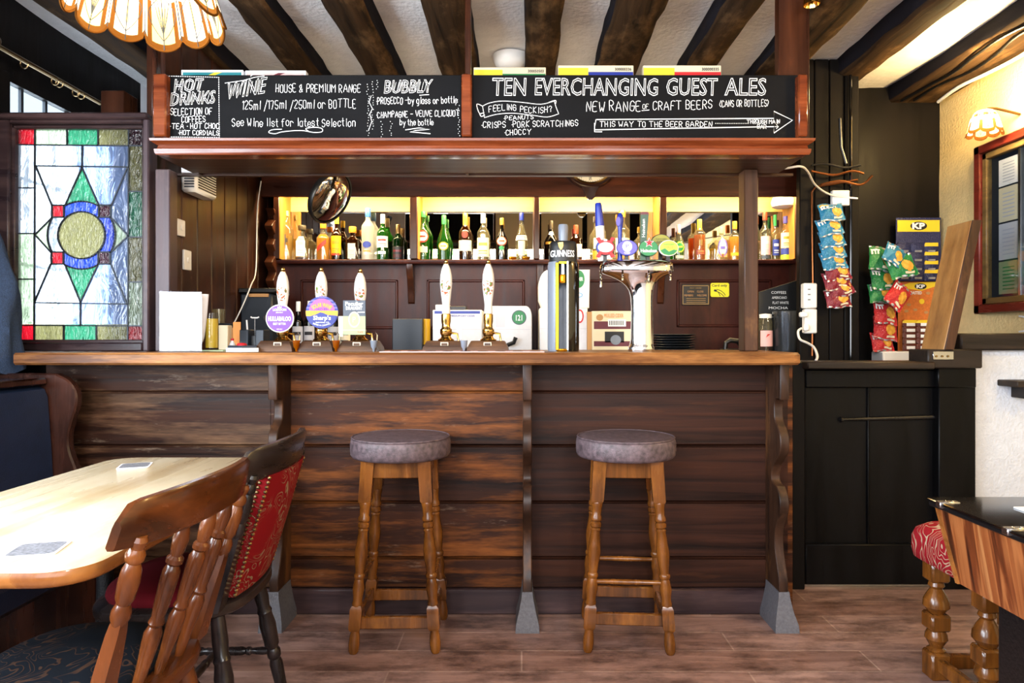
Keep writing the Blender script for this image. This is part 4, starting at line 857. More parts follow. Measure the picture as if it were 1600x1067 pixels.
zt = Z(481, Y)
Q = MB(); x0, x1, z1 = X(842, Y), X(922, Y), Z(421, Y); p = [(x0+.02, zt), (x1-.004, zt), (x1, z1), (x0+.06, z1)]+[(x0+.06-.06*math.sin(a), z1-.09+.09*math.cos(a)) for a in [PI/2*k/6 for k in range(1, 7)]]+[(x0, zt+.05)]
Q.prism(p, 'y', Y+.01, Y+.23, 'card_white', .003); Yb = Y+.01; Q.prism(ell(X(904, Yb), Z(436, Yb), .035, .052), 'y', Yb-.0015, Yb, 'green'); prn(Q, Yb, 'CIDER', 897, 911, 433, 439, 'label_white', bold=.02); onf(Q, Yb, 845, 920, 452, 453, 'paper_grey'); Q.prism(ell(X(905, Yb), Z(461, Yb), .02, .014), 'y', Yb-.0015, Yb, 'sky'); Q.prism(ell(X(905, Yb), Z(461, Yb), .015, .009), 'y', Yb-.002, Yb, 'paper'); Q.prism([(X(880, Yb), Z(476, Yb)), (X(886, Yb), Z(470, Yb)), (X(886, Yb), Z(478, Yb))], 'y', Yb-.0015, Yb, 'maroon'); tag(Q.build('carton'), 'white carton with green oval, upper one of the stack behind the stout tap', 'box')
Y = 3.9
Q = pbox(925, 991, 486, Y, .2, 'card_cream', .003); onf(Q, Y, 928, 988, 502, 514, 'maroon'); onf(Q, Y, 928, 988, 533, 541, 'maroon'); onf(Q, Y, 945, 975, 518, 535, 'label_black'); Q.prism(ell(X(962, Y), Z(531, Y), .03, .028), 'y', Y-.003, Y, 'plastic_grey'); onf(Q, Y, 950, 978, 499, 510, 'label_white', .002)
for kx in range(9): onf(Q, Y, 952+kx*2.6, 953.2+kx*2.6, 501, 508, 'ink', .0026)
Q.prism(ell(X(937, Y), Z(496, Y), .02, .018), 'y', Y-.0015, Y, 'card_tan'); prn(Q, Y, 'MULLED CIDER', 944, 974, 490, 496, 'orange'); Q.box(X(918, Y), X(926, Y), Y+.005, Y+.2, ZB, Z(487, Y), 'card_tan'); tag(Q.build('carton'), 'cream and maroon printed drinks carton left of the chrome tap', 'box')
for i in range(7):
    Q = MB(); x, y, z = X(1053, 4.0), 4.02, ZB+.0145*i; Q.lathe([(.001, z), (.09, z), (.128, z+.011), (.126, z+.0135), (.09, z+.004), (.001, z+.004)], (x, y, 0), 'plastic_navy', 32)
    tag(Q.build('plate'), 'dark plate in the low stack right of the chrome tap', 'plate', 'stack of dark plates')
Q = MB(); Q.tube([(X(1133, 3.95), 3.95, ZB+.012), (X(1134, 3.95), 3.95, ZB+.05), (X(1141, 3.95), 3.95, ZB+.065), (X(1153, 3.95), 3.95, ZB+.06), (X(1162, 3.95), 3.97, ZB+.02)], [.012, .014, .016, .016, .014], 'black', 10); Q.box(X(1132, 3.95), X(1165, 3.95), 3.93, 4.05, ZB, ZB+.015, 'black', .004); tag(Q.build('telephone'), 'black telephone handset on the back counter left of the canopy post', 'telephone')
Q = MB(); x, y = X(1196, 3.9), 3.9; Q.lathe([(.001, ZB), (.036, ZB), (.038, ZB+.02), (.038, Z(502, y)), (.03, Z(497, y)), (.03, Z(494, y))], (x, y, 0), 'clear_glass', 20); Q.lathe([(.001, ZB+.004), (.034, ZB+.004), (.034, ZB+.12), (.001, ZB+.12)], (x, y, 0), 'ruby', 16); tt = tag(Q.build('jar'), 'glass jar with pink label and pale lid beside the jug', 'jar')
Q = MB(); Q.lathe([(.033, Z(497, y)), (.034, Z(491, y)), (.001, Z(490, y))], (x, y, 0), 'label_white', 20); b0 = Q.build('lid'); b0.parent = tt
Q = MB(); Q.sheet(lambda u, v: (x+.039*math.sin(-1.1+2.2*u), y-.039*math.cos(-1.1+2.2*u), ZB+.03+.09*v), 12, 2, 'label_pink'); Q.prism([(x-.012, ZB+.08), (x+.014, ZB+.10), (x-.002, ZB+.10)], 'y', y-.042, y-.039, 'label_red'); b0 = Q.build('label'); b0.parent = tt
Q = MB(); x = X(1227, 3.88); Q.lathe([(.001, ZB), (.058, ZB), (.066, Z(487, 3.88)), (.069, Z(486, 3.88)), (.064, Z(487, 3.88)), (.056, ZB+.006), (.001, ZB+.006)], (x, 3.88, 0), 'jug_plastic', 28); tag(Q.build('jug'), 'clear plastic tub beside the white sockets', 'tub')
Y = 4.02; t = thing('menu_sign', 'tilted black sign with white writing behind the jar and jug', 'sign', (X(1218, Y), Y, ZB)); mk = 0
Q = MB(); Q.prism([(X(1186, Y), ZB+.001), (X(1252, Y), ZB+.001), (X(1252, Y), Z(436, Y)), (X(1186, Y), Z(456, Y))], 'y', Y, Y+.012, 'label_black', .002); Q.build('panel', t)
Q = MB(); rr = random.Random(5)
for i, s_ in enumerate(('COFFEES', 'AMERICANO', 'FLAT WHITE', 'MOCHA', 'HOT CHOC', 'TEA')): prn(Q, Y, s_, 1204+rr.randint(-3, 3), 1228+rr.randint(-4, 4), 455+i*8, 459+i*8, 'chalk')
Q.build('lettering', t)
# plaque and card sign on the panelling
Y = YP-.001
Q = MB(); Q.box(X(1065, Y), X(1108, Y), Y-.008, Y, Z(477, Y), Z(444, Y), 'label_black', .002)
for a, b_, c, d in ((1066, 1107, 446, 447), (1066, 1107, 474.5, 475.5), (1066, 1067, 446, 475), (1106, 1107, 446, 475)): Q.box(X(a, Y), X(b_, Y), Y-.0095, Y-.007, Z(d, Y), Z(c, Y), 'old_brass')
prn(Q, Y-.007, 'PAY HERE', 1078, 1096, 449, 451, 'old_brass'); prn(Q, Y-.007, 'OPEN', 1074, 1084, 454, 457, 'card_tan'); prn(Q, Y-.007, 'CLOSE', 1089, 1099, 454, 457, 'card_tan'); prn(Q, Y-.007, 'MEMBERS', 1069, 1083, 460, 463, 'card_tan'); prn(Q, Y-.007, 'WELCOME', 1089, 1104, 460, 463, 'card_tan')
for c in (466, 469, 472): Q.box(X(1072, Y), X(1102, Y), Y-.0095, Y-.007, Z(c+.8, Y), Z(c, Y), 'old_brass')
tag(Q.build('plaque'), 'small black and brass plaque on the back bar panel', 'plaque')
Q = MB(); Q.prism(rrect(X(1110, Y), X(1139, Y), Z(464, Y), Z(442, Y), .012), 'y', Y-.004, Y, 'sign_yellow'); prn(Q, Y-.003, 'Card only', 1112, 1136, 444, 449, 'ink', bold=.02)
Q.prism([(X(1116, Y), Z(452, Y)), (X(1120, Y), Z(453, Y)), (X(1119, Y), Z(456, Y)), (X(1115, Y), Z(455, Y))], 'y', Y-.0055, Y-.004, 'ink')
for pts in ([(1119, 455), (1124, 457), (1128, 460), (1131, 463)], [(1120, 452), (1126, 454), (1131, 458), (1133, 461)], [(1122, 456), (1124, 460), (1125, 462)]): line(Q, pts, Y-.005, .8, 'ink')
tag(Q.build('card_only_sign'), 'bright yellow card only sticker beside the plaque', 'sign')
# lamp switch plates, fan and cable on the side boarding, dark machine behind the left pumps
Q = MB(); xw = -1.60; y0, y1 = 3.20, 3.42; z0, z1 = Z(306, 3.3), Z(262, 3.3); Q.box(xw, xw+.075, y0, y1, z0, z1, 'plastic_white', .012)
for i in range(9): Q.box(xw+.07, xw+.08, y0+.02, y1-.02, z0+.02+i*.0125, z0+.026+i*.0125, 'black'); Q.box(xw+.02, xw+.065, y0-.004, y0+.004, z0+.02+i*.0125, z0+.026+i*.0125, 'grey')
tag(Q.build('extractor_fan'), 'white louvred extractor fan high on the dark side boarding', 'fan')
for i, (a, c, d) in enumerate(((277, 343, 369), (287, 391, 422))):
    Q = MB(); y = 1.6*F/(815-a-3); Q.box(xw, xw+.012, y-.035, y+.035, Z(d, y), Z(c, y), 'plastic_white', .003); Q.box(xw+.012, xw+.017, y-.01, y+.01, Z((c+d)/2+4, y), Z((c+d)/2-4, y), 'plastic_white', .002); tag(Q.build('switch_plate'), 'white switch plate on the dark side boarding, ' + ('upper one' if i == 0 else 'lower one near the menu stand'), 'switch')
Y = 3.86; t = thing('coffee_machine', 'black machine on the counter behind the purple pump badge', 'machine', (X(394, Y), Y, ZB))
Q = MB(); Q.box(X(375, Y), X(425, Y), Y, Y+.22, ZB, Z(458, Y), 'plastic_navy', .01); Q.box(X(373, Y), X(432, Y), Y-.01, Y+.23, Z(458, Y), Z(450, Y), 'black', .006); Q.build('body', t)
Q = MB(); Q.box(X(390, Y), X(420, Y), Y-.012, Y+.01, Z(464, Y), Z(459, Y), 'card_tan'); Q.lathe([(.016, -.05), (.016, 0)], (X(421, Y), Y, Z(497, Y)), 'chrome', 12, 'y'); Q.build('front_trim', t)
Q = MB(); Q.tube([(X(371, Y), Y-.01, Z(454, Y)), (X(362, Y), Y-.03, Z(470, Y)), (X(353, Y), Y-.04, Z(486, Y))], .008, 'black'); Q.build('arm', t)
Q = MB(); Q.tube([(v.x, v.y, v.z) for v in smoothp([Vector((X(a, y), y, Z(c, y))) for a, c, y in ((408, 283, 4.08), (402, 330, 4.05), (400, 420, 4.03), (392, 446, 3.83), (378, 480, 3.80), (364, 508, 3.79))], 5)], .0035, 'plastic_white', 6); tag(Q.build('cable'), 'thin white cable hanging down the dark side boarding', 'cable')
# ---------------------------------------------------------------- beer engines (hand pumps) on the counter
def badge_purple(Q, cx, cz, r, y):
    Q.prism(ell(cx, cz, r, r, 40), 'y', y, y+.008, 'label_white', .001); Q.prism(ell(cx, cz, r*.93, r*.93, 40), 'y', y-.001, y, 'purple')
    T = lambda s, x, z, w_, h, m='label_white', **k: Q.type(s, cx+x*r, cz+z*r, w_*r, h*r, y-.002, m, **k)
    T('LODDON', 0, .62, .95, .18, bold=.02); T('BREWERY', 0, .42, .5, .08); T('HULLABALOO', 0, -.02, 1.62, .34, bold=.03); T('BEST BITTER', 0, -.38, .9, .16); T('4.2% ALC', 0, -.76, .4, .09)
    Q.prism([(cx-.12*r, cz+.72*r), (cx+.12*r, cz+.72*r), (cx+.16*r, cz+.86*r), (cx+.06*r, cz+.80*r), (cx, cz+.9*r), (cx-.06*r, cz+.80*r), (cx-.16*r, cz+.86*r)], 'y', y-.002, y-.001, 'label_white')
def badge_sun(Q, cx, cz, r, y):
    Q.prism(ell(cx, cz, r, r, 48), 'y', y, y+.008, 'royal', .001)
    def clip(fn, m, e, n=60):     # horizontal slices of the disc
        for i in range(n):
            z0, z1 = -1+2*i/n, -1+2*(i+1)/n; zc = (z0+z1)/2; h = math.sqrt(max(0, .97-zc*zc)); q = fn(zc, h)
            if q: Q.add([(cx+q[0]*r, y-e, cz+z0*r), (cx+q[1]*r, y-e, cz+z0*r), (cx+q[1]*r, y-e, cz+z1*r), (cx+q[0]*r, y-e, cz+z1*r)], [(0, 1, 2, 3)], m)
    clip(lambda z, h: (-h, h) if z > .05 and int((z+2)*9) % 2 == 0 else None, 'lilac', .0008)
    clip(lambda z, h: (-math.sqrt(max(0, .62-(z-.05)**2)), math.sqrt(max(0, .62-(z-.05)**2))) if .0 < z < .83 else None, 'pink', .0012)
    clip(lambda z, h: (-h, h) if -.22 < z < .10 else None, 'label_yellow', .0014)
    for k in range(9): Q.add([(cx+(-.72+.17*k)*r, y-.0018, cz-.2*r), (cx+(-.62+.17*k)*r, y-.0018, cz-.2*r), (cx+(-.58+.15*k)*r, y-.0018, cz+.1*r), (cx+(-.64+.15*k)*r, y-.0018, cz+.1*r)], [(0, 1, 2, 3)], 'orange')
    Q.prism([(cx-.9*r, cz-.3*r), (cx-.4*r, cz-.14*r), (cx-.1*r, cz-.0*r), (cx+.1*r, cz-.04*r), (cx+.35*r, cz-.16*r), (cx+.92*r, cz-.2*r), (cx+.8*r, cz-.5*r), (cx-.8*r, cz-.5*r)], 'y', y-.0024, y-.001, 'royal')
    Q.type('SOLAR WAVE', cx, cz+.46*r, 1.25*r, .26*r, y-.0025, 'label_yellow', bold=.03, arc=.95*r); Q.type('HAZY IPA', cx, cz+.20*r, .72*r, .15*r, y-.0025, 'label_blue', bold=.02); Q.type("Sharp's", cx+.02*r, cz-.37*r, 1.08*r, .36*r, y-.003, 'label_white', bold=.03); Q.type('BREWING CO', cx+.04*r, cz-.62*r, .8*r, .09*r, y-.003, 'label_white')
    Q.type('BREWED IN CORNWALL', cx, cz-.80*r, 1.1*r, .1*r, y-.003, 'label_white', arc=-1.1*r)
def badge_square(Q, cx, cz, r, y):
    x0, x1, z0, z1 = cx-.82*r, cx+.82*r, cz-1.25*r, cz+1.25*r
    Q.box(x0, x1, y, y+.008, z0, z1, 'grey', .001); Q.box(x0, x1, y-.001, y, z0, cz+.1*r, 'pale_green'); Q.box(x0-.35*r, x0, y+.004, y+.008, z0-.15*r, cz+.1*r, 'label_cream')
    Q.type('Peculier', cx, cz+1.0*r, 1.3*r, .30*r, y-.0015, 'label_white', bold=.03); Q.type('DRAUGHT', cx, cz+.68*r, 1.2*r, .26*r, y-.0015, 'label_white', bold=.04); Q.box(cx+.25*r, x1-.06*r, y-.001, y, cz+.35*r, cz+.42*r, 'label_white')
    Q.prism(ell(cx, cz-.15*r, .42*r, .58*r), 'y', y-.0016, y-.001, 'label_cream'); Q.prism(ell(cx, cz-.15*r, .34*r, .48*r), 'y', y-.0022, y-.001, 'pale_green'); Q.type('P', cx, cz-.15*r, .22*r, .4*r, y-.0026, 'card_cream'); Q.box(x0, x1, y-.0015, y-.001, cz-.93*r, cz-.9*r, 'card_cream'); Q.type('5.6%', cx+.45*r, cz-1.06*r, .4*r, .14*r, y-.002, 'label_red')
def pump(px, top, label, badge=None, bc=None, br_=0, w0=-.085, w1=.085, clip_dx=0):
    Y = 2.98; x = X(px, Y); k = Y/F; zt = Z(top, Y)
    t = thing('beer_pump', label, 'beer pump', (x, Y, ZC), 'hand pumps along the counter')
    Q = MB(); z0, z1 = ZC, ZC+.030
    Q.loft([[(x+w0, Y-.075, z0), (x+w1, Y-.075, z0), (x+w1, Y+.085, z0), (x+w0, Y+.085, z0)], [(x+w0+.004, Y-.072, z0+.018), (x+w1-.004, Y-.072, z0+.018), (x+w1-.004, Y+.082, z0+.018), (x+w0+.004, Y+.082, z0+.018)], [(x+w0+.018, Y-.058, z1+.014), (x+w1-.018, Y-.058, z1+.014), (x+w1-.018, Y+.07, z1+.014), (x+w0+.018, Y+.07, z1+.014)], [(x+w0+.022, Y-.054, z1+.016), (x+w1-.022, Y-.054, z1+.016), (x+w1-.022, Y+.066, z1+.016), (x+w0+.022, Y+.066, z1+.016)]], 'base_wood'); bs = Q.build('base_block', t, sharp=20)
    Q = MB(); mk = 0; Q.box(x-.017, x+.017, Y-.068, Y-.064, z0+.022, z0+.040, 'label_cream', .001); Q.box(x-.013, x+.013, Y-.0688, Y-.068, z0+.026, z0+.036, 'base_wood'); Q.build('number_plate', bs)
    zb = z1+.016; zp = zt+.028 if False else zt; hb = .10 if top > 410 else .118
    Q = MB(); Q.lathe([(.034, zb), (.036, zb+.004), (.024, zb+.012), (.02, zb+.02), (.026, zb+.032), (.026, zb+.048), (.019, zb+.056), (.018, zb+.07), (.021, zb+.085), (.021, zb+hb-.004), (.016, zb+hb), (.001, zb+hb)], (x, Y, 0), 'brass', 22); Q.tube([(x+.02, Y, zb+.035), (x+.05, Y-.01, zb+.03), (x+.055, Y-.012, zb-.0)], .005, 'brass'); Q.build('brass_body', t)
    zh = zb+hb; L = zt-.022-zh
    Q = MB(); Q.lathe([(.001, zh), (.0165, zh), (.0185, zh+L*.03), (.0175, zh+L*.10), (.0165, zh+L*.16), (.018, zh+L*.24), (.0215, zh+L*.36), (.0255, zh+L*.52), (.0268, zh+L*.64), (.025, zh+L*.78), (.0195, zh+L*.90), (.0135, zh+L*.965), (.010, zh+L), (.001, zh+L)], (x, Y, 0), 'porcelain', 22)
    h = Q.build('handle', t)
    def hr(z):
        u = (z-zh)/L; P = [(.24, .018), (.36, .0215), (.52, .0255), (.64, .0268), (.78, .025)]
        for (a, r0), (b_, r1) in zip(P, P[1:]):
            if a <= u <= b_: return r0+(r1-r0)*(u-a)/(b_-a)
        return .02
    Q = MB(); Q.sheet(lambda u, v: ((lambda z, a: (x+(hr(z)+.0006)*math.sin(a), Y-(hr(z)+.0006)*math.cos(a), z))(zh+L*(.36+.34*v), -.95+1.9*u)), 14, 10, 'hunt_print', lambda u, v: 'hunt_print' if math.hypot(2*u-1, 2*v-1) < 1 else None); Q.build('painted_scene', h)
    Q = MB(); z = zt-.022; Q.lathe([(.001, z), (.0105, z), (.0115, z+.004), (.008, z+.009), (.0085, z+.013), (.006, z+.019), (.001, zt)], (x, Y, 0), 'brass', 14); Q.build('finial', t)
    if badge:
        Q = MB(); yb = Y-.060; cx, cz = X(bc[0], yb), Z(bc[1], yb); badge(Q, cx, cz, br_*yb/F, yb); Q.box(cx-.01, cx+.01, yb+.008, Y-.012, cz-.01, cz+.01, 'brass'); Q.build('pump_clip', t)
    return t
pump(442, 417, 'hand pump with round purple badge, leftmost on the counter', badge_purple, (437, 497.5), 22, -.095, .065)
pump(502, 417, 'hand pump with round blue, pink and orange badge', badge_sun, (503, 488), 25.5, -.082, .07)
pump(563, 419, 'hand pump with square grey and pale green badge', badge_square, (553.5, 496), 21.5, -.082, .09)
pump(697, 405, 'tall hand pump without badge, left of the pair by the cartons', None, None, 0, -.095, .09)
pump(763, 405, 'tall hand pump without badge, right of the pair by the cartons', None, None, 0, -.09, .09)
for px in (463, 525, 584, 725):
    Q = MB(); Y = 2.90; x = X(px, Y); Q.lathe([(.004, ZC), (.006, ZC+.012), (.012, ZC+.02), (.016, ZC+.048), (.014, ZC+.048), (.010, ZC+.022), (.001, ZC+.02)], (x, Y, 0), 'amber' if px < 570 else 'plastic_grey', 14)
    if px < 570 or px == 584: Q.tube([(x+.012, Y, ZC+.04), (x+.014, Y, ZC+.07), (x+.007, Y, ZC+.082), (x, Y, ZC+.07)], .003, 'chrome', 6)
    tag(Q.build('drip_cup'), {463: 'small amber cup between the purple and blue pumps', 525: 'small amber cup between the blue and grey pumps', 584: 'small grey hook stand right of the square pump badge', 725: 'small grey cup between the two tall pumps'}[px], 'cup')

# ---------------------------------------------------------------- stout tap
Y = 2.99; k = Y/F; cx = X(880, Y)
t = thing('stout_tap', 'tall dark stout tap with white lettering and a gold slot', 'beer tap', (cx, Y, ZC))
def zt_(p): return Z(p, Y)
Q = MB(); r0 = 24.5*k
def arcw(z, r, a0, a1, n=24): return [(cx+r*math.sin(a0+(a1-a0)*i/n), Y-r*.8*math.cos(a0+(a1-a0)*i/n), z) for i in range(n+1)]
def shellp(zs, a0, a1, mat, n=18):
    rings = []
    for z, r in zs: rings.append(arcw(z, r, a0, a1, n)+[(p[0]*.86+cx*.14, p[1]*.86+Y*.14, p[2]) for p in arcw(z, r, a1, a0, n)])
    Q.loft(rings, mat)
zs = [(ZC, r0*.97), (ZC+.01, r0), (zt_(430), r0), (zt_(416), r0*.99), (zt_(410), r0*.94)]
shellp(zs, .26, 2*PI-.52, 'plastic_grey', 40)
Q.f and None
Q.build('casing', t)
Q = MB(); shellp(zs, .30, 1.9, 'black_gloss', 16); Q.xf(0, Matrix.Translation((cx, Y, 0)) @ Matrix.Diagonal((1.012, 1.012, 1, 1)) @ Matrix.Translation((-cx, -Y, 0))); Q.build('dark_side', t)
Q = MB(); zs2 = [(zt_(412), r0*.90), (zt_(388), r0*.89), (zt_(381), r0*.86), (zt_(378), r0*.78)]; Q.lathe([(r, z) for z, r in zs2]+[(.001, zt_(377.5))], (0, 0, 0), 'label_black', 32); Q.xf(0, Matrix.Translation((cx, Y, 0)) @ Matrix.Diagonal((1, .8, 1, 1))); hd = Q.build('head', t)
Q = MB(); yq = Y-.8*r0*.9
def bend(Q):
    for i, v in enumerate(Q.v):
        dx = v[0]-cx; R2 = r0*.905; a = math.asin(max(-.98, min(.98, dx/R2))); Q.v[i] = (v[0], Y-.8*R2*math.cos(a)+v[1], v[2])
Q.type('GUINNESS', X(878, Y), zt_(398), 37*k, 10.5*k, -.001, 'label_white', bold=.02); bend(Q); Q.build('lettering', hd)
Q = MB(); hx, hz = X(875, Y), zt_(386.5); 
Q.prism([(hx-4*k, hz+5*k), (hx+3.5*k, hz+6*k), (hx+4*k, hz), (hx+1.5*k, hz-5*k), (hx, hz-6*k), (hx-3*k, hz-1*k)], 'y', -.002, 0, 'cap_gold')
for i in range(4): Q.box(hx-2.6*k+i*1.5*k, hx-2.1*k+i*1.5*k, -.003, -.001, hz-2*k, hz+4*k, 'label_black')
bend(Q); Q.build('harp_emblem', hd)
Q = MB(); Q.lathe([(7*k, zt_(379)), (7.5*k, zt_(370)), (8*k, zt_(355)), (7*k, zt_(351)), (.001, zt_(350))], (X(880, Y), Y, 0), 'plastic_grey', 20); Q.build('top_knob', t)
Q = MB(); Q.box(X(867, Y), X(872, Y), Y-.056, Y-.040, ZC+.006, zt_(412), 'gold', .002); Q.box(X(884.5, Y), X(887, Y), Y-.058, Y-.04, ZC+.006, zt_(410), 'label_white', .001); Q.box(X(872, Y), X(885, Y), Y-.05, Y-.035, zt_(414), zt_(410), 'gold', .002)
Q.lathe([(6.8*k, zt_(443)), (7.4*k, zt_(441)), (7.4*k, zt_(432)), (6.8*k, zt_(430))], (X(878, Y), Y-.02, 0), 'gold', 18); Q.box(X(876, Y), X(881, Y), Y-.04, Y-.02, zt_(430), zt_(412), 'chrome', .002); Q.lathe([(9*k, ZC), (10*k, ZC+.004), (10*k, ZC+.010), (8*k, ZC+.012), (.001, ZC+.012)], (X(878, Y), Y-.03, 0), 'gold', 20); Q.build('gold_slot', t)

# ---------------------------------------------------------------- chrome tap with badges
Y = 2.98; k = Y/F; bx = X(1003, Y)
t = thing('chrome_tap', 'polished chrome column tap with wide head, badges and handles', 'beer tap', (bx, Y, ZC))
Q = MB(); rings = []
P = [(550, 1002, 20, .040), (547, 1002, 20.5, .041), (542, 1002, 20.5, .041), (540, 1002, 19, .039), (537, 1002.5, 18.5, .038), (530, 1003, 18, .036), (515, 1003, 17.5, .034), (495, 1003, 17, .033), (478, 1003, 17, .033), (464, 1002.5, 17.5, .033), (454, 1001.5, 19, .034), (447, 1000, 22, .035), (441, 998.5, 27, .038), (436, 997, 34, .042), (432, 996, 42, .046), (429, 995, 50, .050), (426, 994.5, 56, .054), (423, 994.5, 58, .056), (417, 994.5, 57.5, .056), (411, 995, 54.5, .052), (408, 995, 49, .046), (407, 995, 40, .038)]
for py, pc, hw, hd_ in P:
    z = Z(py, Y) if py < 550 else ZC; n = 2.4; r_ = []
    for j in range(44):
        a = 2*PI*j/44; c, s_ = math.cos(a), math.sin(a); q = (abs(c)**n+abs(s_)**n)**(-1/n); r_.append((X(pc, Y)+hw*k*c*q, Y+hd_*s_*q, z))
    rings.append(r_)
Q.loft(rings, 'chrome'); Q.build('column', t)
Q = MB(); x = X(936, Y)
for px in (937, 970, 1010, 1043): Q = MB(); Q.tube([(X(px, Y), Y-.05, Z(425, Y)), (X(px-.6, Y), Y-.065, Z(432, Y)), (X(px-.8, Y), Y-.066, Z(450 if px == 937 else 440, Y))], .005, 'chrome', 8); Q.build('spout', t)
def badge(px, py, rx, ry, y, base, rim, name, draw=None):
    Q = MB(); cx, cz, kk = X(px, y), Z(py, y), y/F
    Q.prism(ell(cx, cz, rx*kk, ry*kk, 36), 'y', y, y+.012, rim, .002); Q.prism(ell(cx, cz, rx*.92*kk, ry*.92*kk, 36), 'y', y-.0012, y, base)
    if draw: draw(Q, cx, cz, rx*kk, ry*kk, y)
    Q.box(cx-.008, cx+.008, y+.012, y+.03, Z(409, y), cz, 'black'); o = Q.build('badge', t); o['label'] = name
def d1(Q, cx, cz, a, b_, y):
    Q.prism([(cx-a*.93, cz-b_*.4), (cx-.5*a, cz-b_*.78), (cx-.5*a, cz+b_*.78), (cx-a*.93, cz+b_*.4)], 'y', y-.0015, y-.001, 'label_blue')
    for sx in (-1, 1):
        for sz in (-1, 1): Q.prism([(cx+sx*.30*a, cz+sz*.6*b_), (cx+sx*.62*a, cz+sz*.45*b_), (cx+sx*1.0*a, cz+sz*1.15*b_), (cx+sx*.62*a, cz+sz*1.3*b_)], 'y', y-.004, y+.006, 'red', .001)
    Q.prism(ell(cx, cz, a*.8, b_*.62), 'y', y-.0055, y-.003, 'label_white'); Q.type('1664', cx, cz, a*1.1, b_*.5, y-.006, 'old_brass', shear=.2); Q.box(cx-.18*a, cx+.18*a, y-.004, y+.004, cz+.78*b_, cz+1.02*b_, 'label_white', .001)
def d2(Q, cx, cz, a, b_, y):
    Q.prism(ell(cx, cz+.15*b_, a*.46, b_*.66), 'y', y-.0025, y-.001, 'label_white'); Q.type('P', cx, cz+.2*b_, a*.26, b_*.5, y-.003, 'lilac', bold=.02); Q.box(cx-.3*a, cx+.3*a, y-.002, y-.001, cz-.62*b_, cz-.56*b_, 'label_white'); Q.type('LAGER', cx, cz-.74*b_, a*.5, b_*.14, y-.0025, 'label_white')
def star(Q, cx, cz, r, y, m, e=.003): Q.prism([(cx+r*(1 if i % 2 == 0 else .42)*math.sin(i*PI/5), cz+r*(1 if i % 2 == 0 else .42)*math.cos(i*PI/5)) for i in range(10)], 'y', y-e, y, m)
def d3(Q, cx, cz, a, b_, y):
    star(Q, cx+.04*a, cz+.62*b_, .62*b_, y-.001, 'label_white', .002); star(Q, cx+.04*a, cz+.62*b_, .5*b_, y-.003, 'red', .002); Q.type('Heineken', cx, cz-.32*b_, a*1.62, b_*.42, y-.003, 'label_white', bold=.02)
def d4(Q, cx, cz, a, b_, y):
    Q.prism([(cx-.86*a, cz-.3*b_), (cx-.4*a, cz-.05*b_), (cx, cz-.45*b_), (cx+.5*a, cz-.2*b_), (cx+.85*a, cz-.28*b_), (cx+.5*a, cz-.75*b_), (cx, cz-.9*b_), (cx-.5*a, cz-.75*b_)], 'y', y-.002, y-.001, 'green'); Q.type('THATCHERS', cx, cz+.45*b_, a*1.1, b_*.16, y-.0025, 'green'); Q.type('HAZE', cx, cz+.12*b_, a*.9, b_*.34, y-.0025, 'card_orange', bold=.02)
def d5(Q, cx, cz, a, b_, y): Q.type('THATCHERS', cx, cz+.40*b_, a*1.1, b_*.16, y-.0025, 'label_black'); Q.type('GOLD', cx, cz+.05*b_, a*.9, b_*.3, y-.0025, 'label_black', bold=.02)
Yb = 2.955
badge(946, 386.5, 15, 12.5, Yb, 'red', 'plastic_navy', 'red, white and blue oval badge', d1); badge(980, 387, 16.5, 12.5, Yb, 'lilac', 'blue', 'pale lilac oval badge', d2); badge(1013.5, 387.5, 15.5, 13, Yb, 'green', 'dark_green', 'green oval badge with red star', d3); badge(1045, 387.5, 15.5, 12.5, Yb, 'lime', 'label_white', 'lime green oval badge', d4); badge(1033, 379, 16, 13.5, 3.01, 'olive_badge', 'black', 'olive badge with black rim, behind the lime one', d5)
def handle(name, prof, x0, x1, yy, mats, mat='blue'):
    Q = MB(); Q.turned((X(x0[0], yy), yy, Z(x0[1], yy)), (X(x1[0], yy), yy, Z(x1[1], yy)), [(a, b_*yy/F) for a, b_ in prof], mat, 16)
    return Q
Q = handle('', [(0, 5.2), (.02, 6), (.6, 6.9), (.62, 6.9)], (940, 408), (935.5, 318), 2.985, None, 'plastic_white'); Q.turned((X(937.3, 2.985), 2.985, Z(354, 2.985)), (X(934.5, 2.985), 2.985, Z(317, 2.985)), [(0, 6.9*k), (.05, 7*k), (.8, 5.6*k), (.96, 5*k), (1, 4*k)], 'blue', 16)
h = Q.build('tap_handle', t); h['label'] = 'white tap handle with blue top'
Q = handle('', [(0, 4.0), (.3, 3.6), (.65, 3.2), (.72, 4.2), (.85, 5.2), (.95, 4.6), (1, 2)], (968.5, 408), (969, 333), 2.985, None, 'blue'); Q.prism(ell(X(966, 2.97), Z(346, 2.97), 3.4*k, 7.5*k, 18), 'y', 2.965, 2.975, 'lilac', .001); h = Q.build('tap_handle', t); h['label'] = 'slim blue tap handle'
Q = MB(); yy = 2.985; Q.loft([[(X(pc, yy)+sx*hw*k, yy+sy*.012, Z(py, yy)) for sx, sy in ((-1, -1), (1, -1), (1, 1), (-1, 1))] for py, pc, hw in ((408, 1004, 4), (372, 1005, 5), (337, 1006.5, 6.4), (334, 1006.5, 6.4))], 'dark_green'); Q.loft([[(X(1006.5, yy)+sx*hw*k, yy+sy*.013, Z(py, yy)) for sx, sy in ((-1, -1), (1, -1), (1, 1), (-1, 1))] for py, hw in ((336, 6.6), (333, 6.2), (331.5, 4))], 'maroon')
